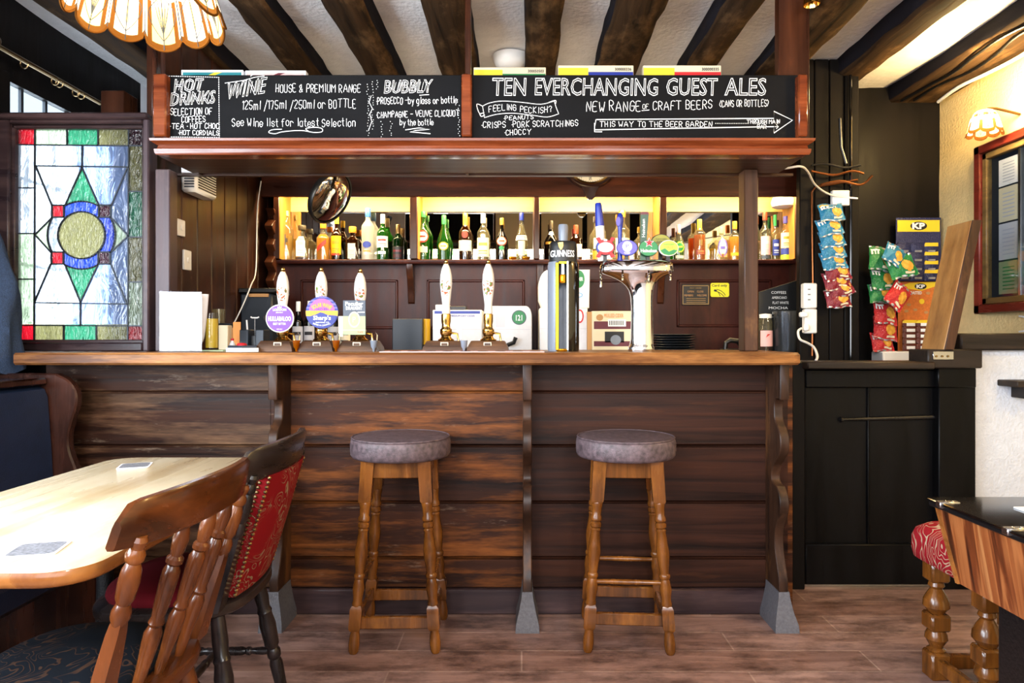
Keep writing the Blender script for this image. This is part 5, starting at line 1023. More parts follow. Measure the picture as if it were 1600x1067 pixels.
mk = Q.mark(); Q.type('Heineken', 0, 0, 28*k, 5*k, 0, 'label_white'); Q.xf(mk, Matrix.Translation((X(1005.4, yy-.0135), yy-.0135, Z(357, yy))) @ Matrix.Rotation(-PI/2, 4, 'Y')); h = Q.build('tap_handle', t); h['label'] = 'green tap handle with white lettering'

# ---------------------------------------------------------------- left end of the counter
Y = 2.86; k = Y/F
t = thing('menu_stand', 'clear acrylic stand holding a white printed menu sheet', 'menu stand', (X(283, Y), Y, ZC))
Q = MB(); Q.box(X(249, Y), X(315, Y), Y, Y+.003, ZC+.002, Z(455, Y), 'acrylic'); Q.box(X(249, Y), X(315, Y), Y, Y+.07, ZC, ZC+.003, 'acrylic'); Q.build('holder', t)
Q = MB(); Q.box(X(251, Y), X(314, Y), Y+.005, Y+.0065, ZC+.034, Z(456, Y), 'paper')
for i in range(16):
    rr = random.Random(i); y_ = 463+i*4.6; Q.box(X(258, Y), X(272+rr.randint(14, 34), Y), Y+.004, Y+.0048, Z(y_+.9, Y), Z(y_, Y), 'ink_soft')
Q.build('sheet', t)
Q = MB(); xa, xb = X(305, 2.9), X(327, 2.93); Q.sheet(lambda u, v: (xa+(xb-xa)*u*(.45+.55*v**.6), 2.885+.04*u, ZC+.04+(Z(459, 2.9)-ZC-.04)*v), 6, 10, 'paper'); Q.build('second_sheet', t, solid=.001)
Y = 3.2
def on(a, b_, top, Y, d, mat, name, label, cat, bev=.003, zb=ZC):
    Q = MB(); Q.box(X(a, Y), X(b_, Y), Y, Y+d, zb, Z(top, Y), mat, bev); return tag(Q.build(name), label, cat)
Q = MB(); Q.lathe([(.001, ZC), (.028, ZC), (.03, ZC+.01), (.03, Z(497, Y)), (.027, Z(490, Y)), (.027, Z(489, Y)), (.025, Z(490, Y)), (.025, ZC+.01), (.001, ZC+.01)], (X(331, Y), Y, 0), 'acrylic', 20); Q.lathe([(.001, ZC+.012), (.0275, ZC+.012), (.0275, Z(498, Y)), (.001, Z(498, Y))], (X(331, Y), Y, 0), 'cap_yellow', 18); tag(Q.build('yellow_jar'), 'tall yellow filled jar beside the menu stand', 'jar')
Q = MB(); Q.lathe([(.001, ZC), (.024, ZC), (.031, Z(483, 3.32)), (.029, Z(483, 3.32)), (.022, ZC+.008), (.001, ZC+.008)], (X(342, 3.32), 3.32, 0), 'clear_glass', 20); tag(Q.build('tumbler'), 'tall clear glass behind the yellow jar', 'glass')
on(341, 356, 508, Y, .05, 'card_cream', 'tea_box', 'cream cardboard packet right of the yellow jar', 'box'); on(341.5, 360, 505, 3.27, .04, 'plastic_navy', 'small_box', 'dark box behind the cream cardboard packet', 'box')
on(357, 371, 512, 3.24, .04, 'card_tan', 'small_carton', 'tan carton behind the small white bottle', 'box'); 
Q = MB(); Q.box(X(364, 3.22), X(376, 3.22), 3.22, 3.223, ZC, Z(503, 3.22), 'card_orange', .001); Q.box(X(364, 3.22), X(376, 3.22), 3.22, 3.25, ZC, ZC+.003, 'card_orange'); tag(Q.build('orange_card'), 'small orange card standing among the items by the menu stand', 'card')
Q = MB(); x, y = X(363, 3.12), 3.12; Q.lathe([(.001, ZC), (.012, ZC), (.013, ZC+.03), (.006, ZC+.042), (.006, ZC+.046)], (x, y, 0), 'plastic_white', 14); Q.lathe([(.007, ZC+.046), (.007, ZC+.056), (.001, ZC+.057)], (x, y, 0), 'red', 12); tag(Q.build('small_bottle'), 'little white bottle with red cap by the menu stand', 'bottle')
t = thing('utensil_caddy', 'black caddy holding a corkscrew and bar tools', 'caddy', (X(393, 3.15), 3.15, ZC))
Q = MB(); 
for a, b_ in ((374, 388), (399, 412)): Q.box(X(a, 3.12), X(b_, 3.12), 3.12, 3.2, ZC, Z(515, 3.12), 'plastic_navy', .003)
Q.box(X(388, 3.12), X(399, 3.12), 3.15, 3.2, ZC, Z(524, 3.12), 'black', .002); Q.build('box', t)
Q = MB(); x = X(397.5, 3.16); Q.tube([(x, 3.165, ZC+.02), (x, 3.165, Z(496, 3.16))], .0022, 'steel', 6); Q.tube([(x-.019, 3.165, Z(495, 3.16)), (x-.012, 3.165, Z(496.5, 3.16)), (x+.012, 3.165, Z(496.5, 3.16)), (x+.019, 3.165, Z(495, 3.16))], .0035, 'plastic_white', 8); Q.build('corkscrew', t)
Q = MB(); Q.tube([(X(389, 3.17), 3.165, ZC+.03), (X(386, 3.17), 3.165, Z(500, 3.17))], .004, 'plastic_white', 8); Q.build('tool', t)
t = thing('card_terminal', 'flat black and white tray with red bottle cap on the counter', 'tray', (X(378, 2.93), 2.93, ZC))
Q = MB(); zt = ZC+.016; Q.loft([[(X(353, 2.88), 2.88, z), (X(378, 2.84), 2.84, z), (X(404, 2.88), 2.88, z), (X(404, 3.0), 3.0, z), (X(356, 3.0), 3.0, z)] for z in (ZC, zt)], 'plastic_white'); Q.loft([[(X(356, 2.89), 2.89, z), (X(378, 2.86), 2.86, z), (X(401, 2.89), 2.89, z), (X(401, 2.99), 2.99, z), (X(359, 2.99), 2.99, z)] for z in (zt-.001, zt+.010)], 'plastic_navy'); Q.build('body', t)
Q = MB(); Q.lathe([(.02, zt+.010), (.021, zt+.014), (.016, zt+.02), (.001, zt+.021)], (X(378, 2.92), 2.92, 0), 'red', 16); Q.build('red_cap', t)
Q = MB(); Q.box(X(318, 2.95), X(352, 2.95), 2.93, 3.06, ZC, ZC+.006, 'pale_green', .001); tag(Q.build('cloth'), 'flat pale cloth on the counter left of the black tray', 'cloth')
# ---------------------------------------------------------------- bar stools
def turned_leg(Q, p0, p1, mat, y0=None):
    """p0 foot, p1 top; square top block, turned shaft, square block above the foot"""
    p0, p1 = Vector(p0), Vector(p1); at = lambda t: p0.lerp(p1, t)
    Q.turned(at(0), at(.125), [(0, .014), (.12, .019), (.4, .021), (.7, .019), (.92, .016), (1, .018)], mat, 14)
    Q.loft([[at(t)+Vector((sx*w_, sy*w_, 0)) for sx, sy in ((-1,-1),(1,-1),(1,1),(-1,1))] for t, w_ in ((.12, .016), (.135, .0215), (.235, .0215), (.25, .016))], mat)
    Q.turned(at(.24), at(.79), [(0, .017), (.03, .021), (.06, .017), (.10, .019), (.17, .0225), (.24, .0185), (.26, .017), (.275, .021), (.30, .021), (.315, .0165), (.36, .0185), (.46, .0235), (.52, .0245), (.60, .021), (.70, .017), (.72, .020), (.735, .016), (.75, .021), (.78, .021), (.795, .016), (.81, .0215), (.84, .0215), (.86, .0175), (.93, .019), (.97, .022), (1, .018)], mat, 14)
    Q.loft([[at(t)+Vector((sx*w_, sy*w_, 0)) for sx, sy in ((-1,-1),(1,-1),(1,1),(-1,1))] for t, w_ in ((.775, .017), (.79, .0225), (1, .0245))], mat)
def make_stool():
    t = thing('bar_stool', '', 'bar stool', (0, 0, 0), 'round bar stools')
    Q = MB(); R = .193; prof = [(.001, .700), (R*.90, .700), (R*.965, .703), (R*.992, .712), (R, .728), (R*1.0, .752), (R*.988, .766), (R*.962, .775), (R*.90, .778), (R*.5, .780), (.001, .781)]; Q.lathe(prof, (0, 0, 0), 'stool_hide', 48)
    s = Q.build('seat', t, sharp=60)
    Q = MB(); Q.tube([(R*.965*math.cos(2*PI*i/40), R*.965*math.sin(2*PI*i/40), .775) for i in range(41)], .004, 'stool_hide', 6, False); Q.build('piping', s)
    a, b_ = .151, .104
    for sx in (-1, 1):
        for sy in (-1, 1):
            Q = MB(); turned_leg(Q, (sx*a, sy*a, 0), (sx*b_, sy*b_, .70), 'stool_oak'); Q.build('leg', t)
    e = .134; L = .66
    for sx, sy in ((0, 1), (0, -1), (1, 0), (-1, 0)):
        Q = MB()
        if sy: Q.box(-b_, b_, sy*(b_+.004)-.011, sy*(b_+.004)+.011, .635, .70, 'stool_oak', .003)
        else: Q.box(sx*(b_+.004)-.011, sx*(b_+.004)+.011, -b_, b_, .635, .70, 'stool_oak', .003)
        Q.build('apron', t); Q = MB(); q = a-.014
        if sy: Q.box(-q, q, sy*(q)-.009, sy*(q)+.009, .085, .130, 'stool_oak', .004)
        else: Q.box(sx*q-.009, sx*q+.009, -q, q, .097, .142, 'stool_oak', .004)
        Q.build('stretcher', t)
    for sx in (-1, 1):
        Q = MB(); q = a-(a-b_)*.36; Q.tube([(sx*q, -q, .255), (sx*q, 0, .255), (sx*q, q, .255)], [.008, .0105, .008], 'stool_oak', 10); Q.build('foot_rod', t)
    return t
s1 = make_stool(); s1['label'] = 'round leather bar stool left, just right of the red backed chair'
s2 = dup(s1, (.405, 2.66, 0), PI/2-.07, 'round leather bar stool standing in front of the darker right bay of the bar')
s1.location = (-.470, 2.66, 0); s1.rotation_euler = (0, 0, .02)

# ---------------------------------------------------------------- dining chairs (built facing -x)
def chair_leg(Q, p0, p1, mat):
    Q.turned(p0, p1, [(0, .013), (.06, .016), (.30, .0205), (.34, .016), (.36, .021), (.40, .021), (.42, .016), (.45, .022), (.60, .0245), (.68, .02), (.70, .023), (.73, .018), (.80, .021), (1, .017)], mat, 14)
def spindle(Q, p0, p1, mat, r=1.0):
    Q.turned(p0, p1, [(0, .008*r), (.05, .011*r), (.16, .0125*r), (.30, .0165*r), (.36, .017*r), (.40, .012*r), (.42, .0155*r), (.45, .012*r), (.52, .0145*r), (.66, .017*r), (.72, .0165*r), (.75, .011*r), (.765, .016*r), (.79, .016*r), (.805, .011*r), (.84, .0135*r), (.90, .0155*r), (.95, .012*r), (1, .007*r)], mat, 14)
def crest(Q, hw, x, z0, z1, bow, mat, th=.026):
    rings = []; n = 22
    for i in range(n+1):
        u = -1+2*i/n; y = hw*u; xx = x-bow*u*u; e = abs(u)**5
        zb = z0+.010*u*u+.006*math.cos(u*PI)-.0; zt = z1-.012*u*u-(z1-z0)*.30*max(0, (abs(u)-.86)/.14)**2; lean = .012
        h = th/2*(1-.35*max(0, (abs(u)-.9)/.1))
        rings.append([(xx-h, y, zb+.006), (xx-h*.6, y, zb), (xx+h*.6, y, zb), (xx+h, y, zb+.006), (xx+h+lean, y, zt-.010), (xx+h*.6+lean, y, zt), (xx-h*.4+lean, y, zt), (xx-h+lean, y, zt-.010)])
    Q.loft(rings, mat)
def seat_board(Q, mat, z=.45, rx=.205, ry=.225):
    p = []
    for i in range(40):
        a = 2*PI*i/40; c, s_ = math.cos(a), math.sin(a); n = 3.2; q = (abs(c)**n+abs(s_)**n)**(-1/n); p.append((rx*c*q, ry*s_*q*(1 - .06*c)))
    rg = [[(x*f, y*f, zz) for x, y in p] for f, zz in ((.93, z-.036), (.985, z-.028), (1, z-.016), (.99, z-.004), (.965, z))]; Q.loft(rg, mat)
def make_chair(kind, label):
    t = thing('dining_chair', label, 'chair', (0, 0, 0), 'chairs drawn up to the table'); W_ = 'chair_oak' if kind == 'oak' else 'chair_dark'; WY = W_+'_y'; zs = .455
    Q = MB(); seat_board(Q, WY, zs); st = Q.build('seat', t)
    Q = MB(); fab = 'blue_seat' if kind == 'oak' else 'red_seat'
    p = [(-.02+.175*math.cos(a)*(abs(math.cos(a))**2.6+abs(math.sin(a))**2.6)**(-1/2.6), .195*math.sin(a)*(abs(math.cos(a))**2.6+abs(math.sin(a))**2.6)**(-1/2.6)) for a in [2*PI*i/36 for i in range(36)]]
    Q.loft([[((x+.02)*f-.02, y*f, z) for x, y in p] for f, z in ((.98, zs-.001), (1, zs+.012), (.97, zs+.026), (.85, zs+.036), (.5, zs+.044), (.05, zs+.046))], fab); pd = Q.build('seat_pad', t, sharp=70)
    for sx in (-1, 1):
        for sy in (-1, 1):
            Q = MB(); chair_leg(Q, (sx*.205, sy*.205, 0), (sx*.135, sy*.145, zs-.02), W_); Q.build('leg', t)
    Q = MB()
    for sy in (-1, 1): spindle(Q, (-.18, sy*.185, .17), (.18, sy*.185, .17), W_, .8)
    spindle(Q, (0, -.185, .17), (0, .185, .17), W_, .8); Q.build('stretcher', t)
    zc0, zc1, xc = .785, .880, .285
    Q = MB(); crest(Q, .255, xc, zc0, zc1, .058, WY); Q.build('crest_rail', t)
    for sy in (-1, 1):
        Q = MB(); b0, b1 = Vector((.150, sy*.185, zs-.01)), Vector((xc-.030, sy*.212, zc0+.02))
        Q.loft([[b0.lerp(b1, u)+Vector((sx*w1, q*w2, 0)) for sx, q in ((-1,-1),(1,-1),(1,1),(-1,1))] for u, w1, w2 in ((0, .015, .026), (.12, .014, .025), (.34, .013, .020), (.5, .012, .014), (.56, .010, .011))], W_)
        Q.turned(b0.lerp(b1, .54), b1, [(0, .012), (.08, .017), (.16, .017), (.24, .012), (.3, .0165), (.5, .0185), (.62, .017), (.70, .012), (.74, .017), (.80, .017), (.86, .012), (.95, .016), (1, .012)], W_, 14); Q.build('stile', t)
    if kind == 'oak':
        for q in (-.52, 0, .52):
            Q = MB(); spindle(Q, (.165, q*.155, zs-.005), (xc-.045*(q*.8)**2-.002, q*.178, zc0+.015), W_); Q.build('spindle', t)
    else:
        Q = MB(); hb = .150
        def fn(u, v, off=0.0):
            y = hb*(2*u-1)*(1+.04*v); s_ = 1-(2*u-1)**2; return (.188+(xc-.188)*v-.045*((2*u-1)*.62)**2+off, y, zs+.01+(zc0-zs-.004)*v)
        rg = []
        for v in [i/10 for i in range(11)]:
            rg.append([fn(i/12, v, .013+.012*math.sin(PI*i/12)*(math.sin(PI*v)**.5)) for i in range(13)]+[fn(i/12, v, -.013-.016*math.sin(PI*i/12)*(math.sin(PI*v)**.5)) for i in range(12, -1, -1)])
        Q.loft(rg, 'red_brocade'); bp = Q.build('back_pad', t)
        for u in (0.0, 1.0):
            Q = MB()
            for i in range(26):
                p_ = fn(u, .02+.96*i/25, .012); Q.ball(p_, .0055, 'old_brass', 6, 4); p_ = fn(u, .02+.96*i/25, -.010); Q.ball(p_, .0055, 'old_brass', 6, 4)
            Q.build('stud_edging', bp)
        for sy in (-1, 1):
            pass
    return t
c1 = make_chair('oak', 'honey oak spindle back chair at the near end of the pale table'); c1.location = (-.930, 1.440, 0); c1.rotation_euler = (0, 0, -.03)
c2 = make_chair('dark', 'dark wooden chair with red patterned upholstered back beside the table'); c2.location = (-.955, 1.968, .0); c2.rotation_euler = (0, 0, .03)

# ---------------------------------------------------------------- table
t = thing('pub_table', 'pale wooden table with rounded corners on a cast iron base', 'table', (-1.08, 1.76, 0))
Q = MB(); p = rrect(-1.39, -.77, 1.19, 2.34, .085, 8); Q.loft([[(x, y, z) for x, y in rrect(-1.39+e, -.77-e, 1.19+e, 2.34-e, .085-e*.5, 8)] for z, e in ((.716, .012), (.720, .004), (.728, 0), (.740, 0), (.747, .003), (.750, .009))], 'table_edge', mats=['table_edge']*4+['table_oak']); Q.f[-1]; Q.m[-1] = Q.mi('table_oak'); Q.build('tabletop', t)
for y in (1.45, 1.975):
    Q = MB(); x = -1.205; Q.lathe([(.03, .62), (.05, .70), (.11, .716), (.001, .716)][::1], (x, y, 0), 'iron', 16); Q.lathe([(.001, .12), (.034, .12), (.038, .18), (.026, .24), (.022, .45), (.026, .58), (.034, .66), (.001, .68)], (x, y, 0), 'iron', 16); cl = Q.build('pedestal', t)
    for a in (.5, PI-.5, PI+.5, -.5):
        Q = MB(); d = Vector((math.cos(a), math.sin(a), 0)); P_ = [Vector((x, y, .19))+d*.02, Vector((x, y, .23))+d*.10, Vector((x, y, .17))+d*.19, Vector((x, y, .07))+d*.25, Vector((x, y, .022))+d*.31]
        Q.tube(smoothp(P_, 4), [.019]*8+[.016]*9, 'iron', 10); Q.ball((x+d.x*.315, y+d.y*.315, .016), .018, 'iron', 10, 6)
        cen = Vector((x, y, .115))+d*.13; s_ = [cen+d*(.055*math.cos(th)*(1-th/9))+Vector((0, 0, .055*math.sin(th)*(1-th/9))) for th in [i*.35 for i in range(19)]]; Q.tube(s_, .009, 'iron', 8); Q.build('foot', cl)
Q = MB(); Q.tube([(-1.205, 1.45, .30), (-1.205, 1.975, .30)], .014, 'iron', 10); Q.build('tie_bar', t)
def coaster(px, py, rot, label):
    Y = (CZ-.75)*F/(py-528); x = X(px, Y); Q = MB(); h = .046; c, s_ = math.cos(rot), math.sin(rot)
    def sq(f, r=.012): return [(x+c*a-s_*b_, Y+s_*a+c*b_) for a, b_ in rrect(-h*f, h*f, -h*f, h*f, r, 4)]
    Q.prism(sq(1), 'z', .750, .7525, 'paper', .0006); Q.prism(sq(.88), 'z', .7525, .7529, 'coaster_print'); tag(Q.build('coaster'), label, 'coaster')
coaster(211, 728, .35, 'square printed coaster at the far end of the pale table'); coaster(58, 859, .25, 'square printed coaster at the near end of the pale table')

# ---------------------------------------------------------------- settle along the left wall
t = thing('settle', 'navy padded settle with a curved dark wooden end panel', 'bench', (-2.05, 1.9, 0))
pe = smoothp([Vector(p) for p in ((-2.28, 1.015), (-1.90, 1.017), (-1.845, 1.01), (-1.80, .985), (-1.772, .94), (-1.772, .89), (-1.79, .83), (-1.805, .77), (-1.80, .71), (-1.775, .64), (-1.74, .56), (-1.70, .48), (-1.66, .40), (-1.65, .25), (-1.65, .0))], 4)
Q = MB(); Q.prism([(v.x, v.y) for v in pe]+[(-2.28, 0)], 'y', 2.715, 2.755, 'settle_wood', .006); Q.build('end_panel', t)
Q = MB(); 
def backsec(y): return [(-2.28, y, .42), (-1.84, y, .42), (-1.85, y, .50), (-1.865, y, .75), (-1.878, y, .925), (-1.89, y, .955), (-1.92, y, .972), (-2.28, y, .972)]
Q.loft([backsec(y) for y in (.6, 1.3, 2.0, 2.66, 2.705)], 'navy_hide'); Q.build('backrest', t)
Q = MB(); Q.box(-2.285, -1.885, .6, 2.712, .972, 1.0, 'settle_wood', .006); Q.build('top_rail', t)
Q = MB(); Q.box(-1.86, -1.46, .6, 2.40, .36, .46, 'navy_hide', .02); Q.build('seat', t)
Q = MB(); Q.box(-1.86, -1.50, .6, 2.40, 0, .36, 'settle_wood'); Q.build('plinth', t)
# jacket hanging in the corner
Q = MB(); rings = []; y0 = 2.75
for i in range(25):
    u = i/24; z = 1.62-.595*u; r_ = []
    for j in range(28):
        a = 2*PI*j/28; wob = 1+.10*math.sin(a*5+u*6)+.05*math.sin(a*9-u*9); wx = (.035+.105*min(1, u*2.6)+.02*u)*wob; wy = (.03+.055*min(1, u*2))*wob
        r_.append((-2.165+wx*.85*math.cos(a)*(1 if math.cos(a) > 0 else .75), y0+wy*math.sin(a), z+.012*math.sin(a*3+u*12)))
    rings.append(r_)
Q.loft(rings, 'denim'); t = tag(Q.build('jacket', sharp=80), 'blue denim jacket hanging at the left beside the stained glass window', 'jacket')
Q = MB(); Q.tube([(-2.10, y0-.082, 1.50), (-2.085, y0-.09, 1.35), (-2.075, y0-.092, 1.2), (-2.07, y0-.092, 1.05)], .004, 'plastic_navy', 6); b0 = Q.build('zip'); b0.parent = t
Q = MB(); Q.tube([(-2.295, y0, 1.60), (-2.24, y0, 1.60), (-2.215, y0, 1.615), (-2.21, y0, 1.64)], .008, 'old_brass', 8); tag(Q.build('coat_hook'), 'brass hook on the left wall above the jacket', 'hook')
# brass curtain rail high along the left wall
t = thing('curtain_rail', 'brass curtain rail with rings high on the left wall', 'curtain rail', (-2.2, 3.0, 2.39)); xr_ = -2.20
Q = MB(); Q.tube([(xr_, 2.30, CZ+.557*2.2), (xr_, 3.56, CZ+.557*2.2)], .011, 'old_brass', 10); Q.build('rail', t)
Q = MB(); Q.ball((xr_, 2.84, CZ+.557*2.2+.012), .03, 'old_brass', 12, 8); Q.tube([(xr_, 2.84, CZ+.557*2.2), (-2.3, 2.84, CZ+.557*2.2)], .01, 'old_brass'); Q.build('wall_bracket', t)
for y in (3.02, 3.22, 3.25, 3.37, 3.41):
    Q = MB(); z = CZ+.557*2.2-.02; Q.tube([(xr_+.018*math.cos(a), y, z+.018*math.sin(a)+.006) for a in [2*PI*i/14 for i in range(15)]], .003, 'old_brass', 6, False); Q.build('ring', t)

# ---------------------------------------------------------------- pendant lamp, leaded glass shade
def shade(t, c, R, H, seg, rows, petals, small=False):
    Q = MB()
    def pr(u, v):      # v 0 top, 1 rim
        a = 2*PI*u; r = R*(.14+.86*(v**.62)); f = abs(math.sin(petals*a/2)); sc = f**.6
        z = c[2]+H*(1-v**1.9); dr = 0
        if v > .55: z -= (v-.55)/.45*.10*H*(sc+(.35 if int(u*petals) % 2 else 0))*1.5; r += .03*R*(v-.55)/.45*math.sin(sc*PI*.5)
        return (c[0]+r*math.cos(a), c[1]+r*math.sin(a), z)
    def mf(u, v):
        q = (u*petals) % 1; s_ = int(u*petals) % 2
        if v > .945: return 'l_amber'
        if v > .66:
            d = abs(q-.5)/.5
            if abs(d-.78) < .10 and v > .70: return 'l_amber'
            if s_ == 0 and d < .28*(1-abs(v-.79)/.11): return 'l_yellow'
            if s_ == 1 and math.hypot(d*.9, (v-.88)/.20) < .75: return 'l_yellow'
            return 'l_cream'
        if .40 < v < .60:
            d = math.hypot((q-.5)*2.2, (v-.5)/.10)
            if d < .40: return 'l_red'
            if d < 1.0: return 'l_orange' if int(math.atan2(v-.5, (q-.5)*.2)*3) % 2 else 'l_yellow'
        return 'l_cream'
    Q.sheet(pr, seg, rows, 'l_cream', mf); sh = Q.build('glass_shade', t, sharp=60)
    Q = MB(); lw = R*.008
    for i in range(petals*2): Q.tube([pr(i/(petals*2), .02+.98*j/rows) for j in range(rows+1)], lw, 'lead', 5)
    for v in (.38, .62): Q.tube([pr(i/96, v) for i in range(97)], lw, 'lead', 5, False)
    Q.tube([pr(i/seg, 1) for i in range(seg+1)], lw*2.2, 'l_amber', 6, False)
    for i in range(petals):        # leaded curves inside each panel
        for s_ in (-1, 1): Q.tube([pr((i+.5+s_*.40*math.sin(PI*k/8))/petals, .64+.30*k/8) for k in range(9)], lw*.8, 'lead', 5)
        if i % 2:
            for g in range(-2, 3): Q.tube([pr((i+.5+g*.13*(1-k/6))/petals, .68+.22*k/6) for k in range(7)], lw*.8, 'lead', 5)
    Q.build('lead_lines', sh); return sh
LC = (X(229, 1.68), 1.68, 1.972)
t = thing('pendant_lamp', 'lit cream and amber leaded glass pendant lamp under the ceiling', 'lamp', (LC[0], LC[1], 2.6))
shade(t, LC, .174, .18, 192, 26, 12)
Q = MB(); Q.tube([(LC[0], LC[1], 2.12), (LC[0], LC[1], 2.70)], .008, 'old_brass'); Q.lathe([(.001, 2.14), (.035, 2.145), (.03, 2.165), (.01, 2.175)], (LC[0], LC[1], 0), 'old_brass', 20); Q.build('stem', t)
for i, a in enumerate((.6, 2.7, 4.8)):
    d = Vector((math.cos(a), math.sin(a), 0)); p0 = Vector((LC[0], LC[1], 2.13)); Q = MB(); Q.tube([p0, p0+d*.05+Vector((0, 0, -.01))], .007, 'old_brass'); Q.turned(p0+d*.05+Vector((0, 0, -.005)), p0+d*.075+Vector((0, 0, -.035)), [(0, .012), (.6, .015), (1, .013)], 'old_brass', 12); ho = Q.build('lamp_holder', t)
    Q = MB(); q = p0+d*.09+Vector((0, 0, -.055)); Q.ball(q, .024, 'bulb', 14, 10); Q.build('bulb', ho)
point('pendant_light', (LC[0], LC[1], 2.06), 9, (1, .82, .58), .05)
LR = (X(1538, 3.5), 3.5, Z(206, 3.5))
t = thing('wall_lamp', 'small lit leaded glass wall lamp above the noticeboard', 'lamp', (2.55, 3.5, 2.3))
shade(t, LR, .082, .11, 64, 14, 8); Q = MB(); Q.tube([(LR[0], LR[1], LR[2]+.095), (LR[0]+.02, LR[1], LR[2]+.12), (LR[0]+.06, LR[1], LR[2]+.12), (2.555, LR[1], LR[2]+.09)], .007, 'old_brass'); Q.build('arm', t)
Q = MB(); Q.ball((LR[0], LR[1], LR[2]+.04), .022, 'bulb', 12, 8); Q.build('bulb', t)
point('wall_lamp_light', (LR[0], LR[1], LR[2]+.03), 7, (1, .72, .34), .03); point('wall_lamp_glow', (LR[0]-.05, LR[1]-.1, LR[2]+.16), 36, (1, .70, .30), .04)
# small brass spot at the head of the right hanger board
t = thing('ceiling_spot', 'small brass ceiling spotlight at the top of the right hanger board', 'spotlight', (X(1268, 2.75), 2.75, 2.6))
Q = MB(); x = X(1268, 2.75); Q.lathe([(.012, 2.60), (.012, 2.56), (.03, 2.545), (.034, 2.50), (.030, 2.50), (.02, 2.53), (.001, 2.535)], (x, 2.75, 0), 'brass', 18); Q.build('body', t)

# ---------------------------------------------------------------- hatch, flap and snacks at the right
Y = 3.17
t = thing('half_door', 'black painted half door below the counter flap', 'half door', (1.7, Y, 0))
xa, xb = X(1258, Y), X(1467, Y)
Q = MB(); Q.box(xa, xb, Y+.02, Y+.05, .012, 1.01, 'hatch_black', .004); Q.build('panel', t)
Q = MB()
for a, b_ in ((xa, X(1261, Y)), (X(1357, Y), X(1361, Y)), (X(1462, Y), xb)): Q.box(a, b_, Y+.008, Y+.03, .012, 1.0, 'hatch_black', .004)
Q.box(xa, xb, Y-.004, Y+.03, Z(606, Y), 1.012, 'hatch_black', .006); Q.box(xa, xb, Y-.002, Y+.03, .012, Z(850, Y), 'hatch_black', .006); Q.build('frame', t)
Q = MB(); Q.turned((X(1312, Y), Y+.012, Z(656, Y)), (X(1462, Y), Y+.012, Z(652, Y)), [(0, .002), (.02, .014), (.06, .008), (.4, .010), (1, .012)], 'black_paint', 10); Q.build('strap_hinge', t)
Q = MB(); Q.box(xa, xb, Y+.01, Y+.03, 0.001, .010, 'steel'); Q.build('threshold_strip', t)
Q = MB(); Q.box(X(1238, 3.14), X(1258, 3.14), 3.14, 3.24, 0, 1.045, 'black_wood', .004); Q.box(X(1467, 3.14), X(1525, 3.14), 3.14, 3.24, 0, 1.02, 'hatch_black', .004); Q.box(X(1467, 3.12), X(1527, 3.12), 3.125, 3.15, Z(606, 3.12), 1.02, 'hatch_black', .004); struct(Q.build('trim_4'))
Q = MB(); Q.box(X(1262, 3.08), X(1462, 3.08), 3.08, 3.27, Z(577, 3.08), Z(565, 3.08), 'rail_black', .006); tag(Q.build('hatch_ledge'), 'narrow worn wooden ledge on top of the black half door', 'ledge')
Q = MB(); Q.box(X(1450, 3.1), X(1536, 3.1), 3.10, 3.26, 1.02, Z(546, 3.1), 'rail_black', .006); hb = tag(Q.build('flap_block'), 'dark block with metal hinge beside the raised counter flap', 'block')
Q = MB(); Q.box(X(1458, 3.095), X(1490, 3.095), 3.094, 3.1, 1.06, Z(549, 3.1), 'steel', .001)
for px in (1463, 1472, 1481): Q.lathe([(.005, -.002), (.004, 0)], (X(px, 3.094), 3.093, 1.075), 'old_brass', 8, 'y')
Q.build('hinge', hb)
# raised counter flap leaning to the right
z0 = Z(546, 3.10); dv = Vector((.215, 0, 1)).normalized(); nv = Vector((dv.z, 0, -dv.x)); p0 = Vector((X(1475, 3.10), 0, z0))
Q = MB(); wv, L = .044, .60
q = [p0, p0+Vector((wv, 0, 0)), p0+Vector((wv, 0, 0))+dv*L, p0+dv*L]; Q.prism([(v.x, v.z) for v in q], 'y', 3.102, 3.28, 'flap_wood', .004); t = tag(Q.build('counter_flap'), 'raised wooden counter flap leaning beside the snack cards', 'counter flap')
Q = MB(); q = [p0+Vector((.001, 0, 0)), p0+Vector((wv-.001, 0, 0)), p0+Vector((wv-.001, 0, 0))+dv*L, p0+Vector((.001, 0, 0))+dv*L]; Q.prism([(v.x, v.z) for v in q], 'y', 3.094, 3.101, 'post_wood', .001); b0 = Q.build('edge_strip'); b0.parent = t
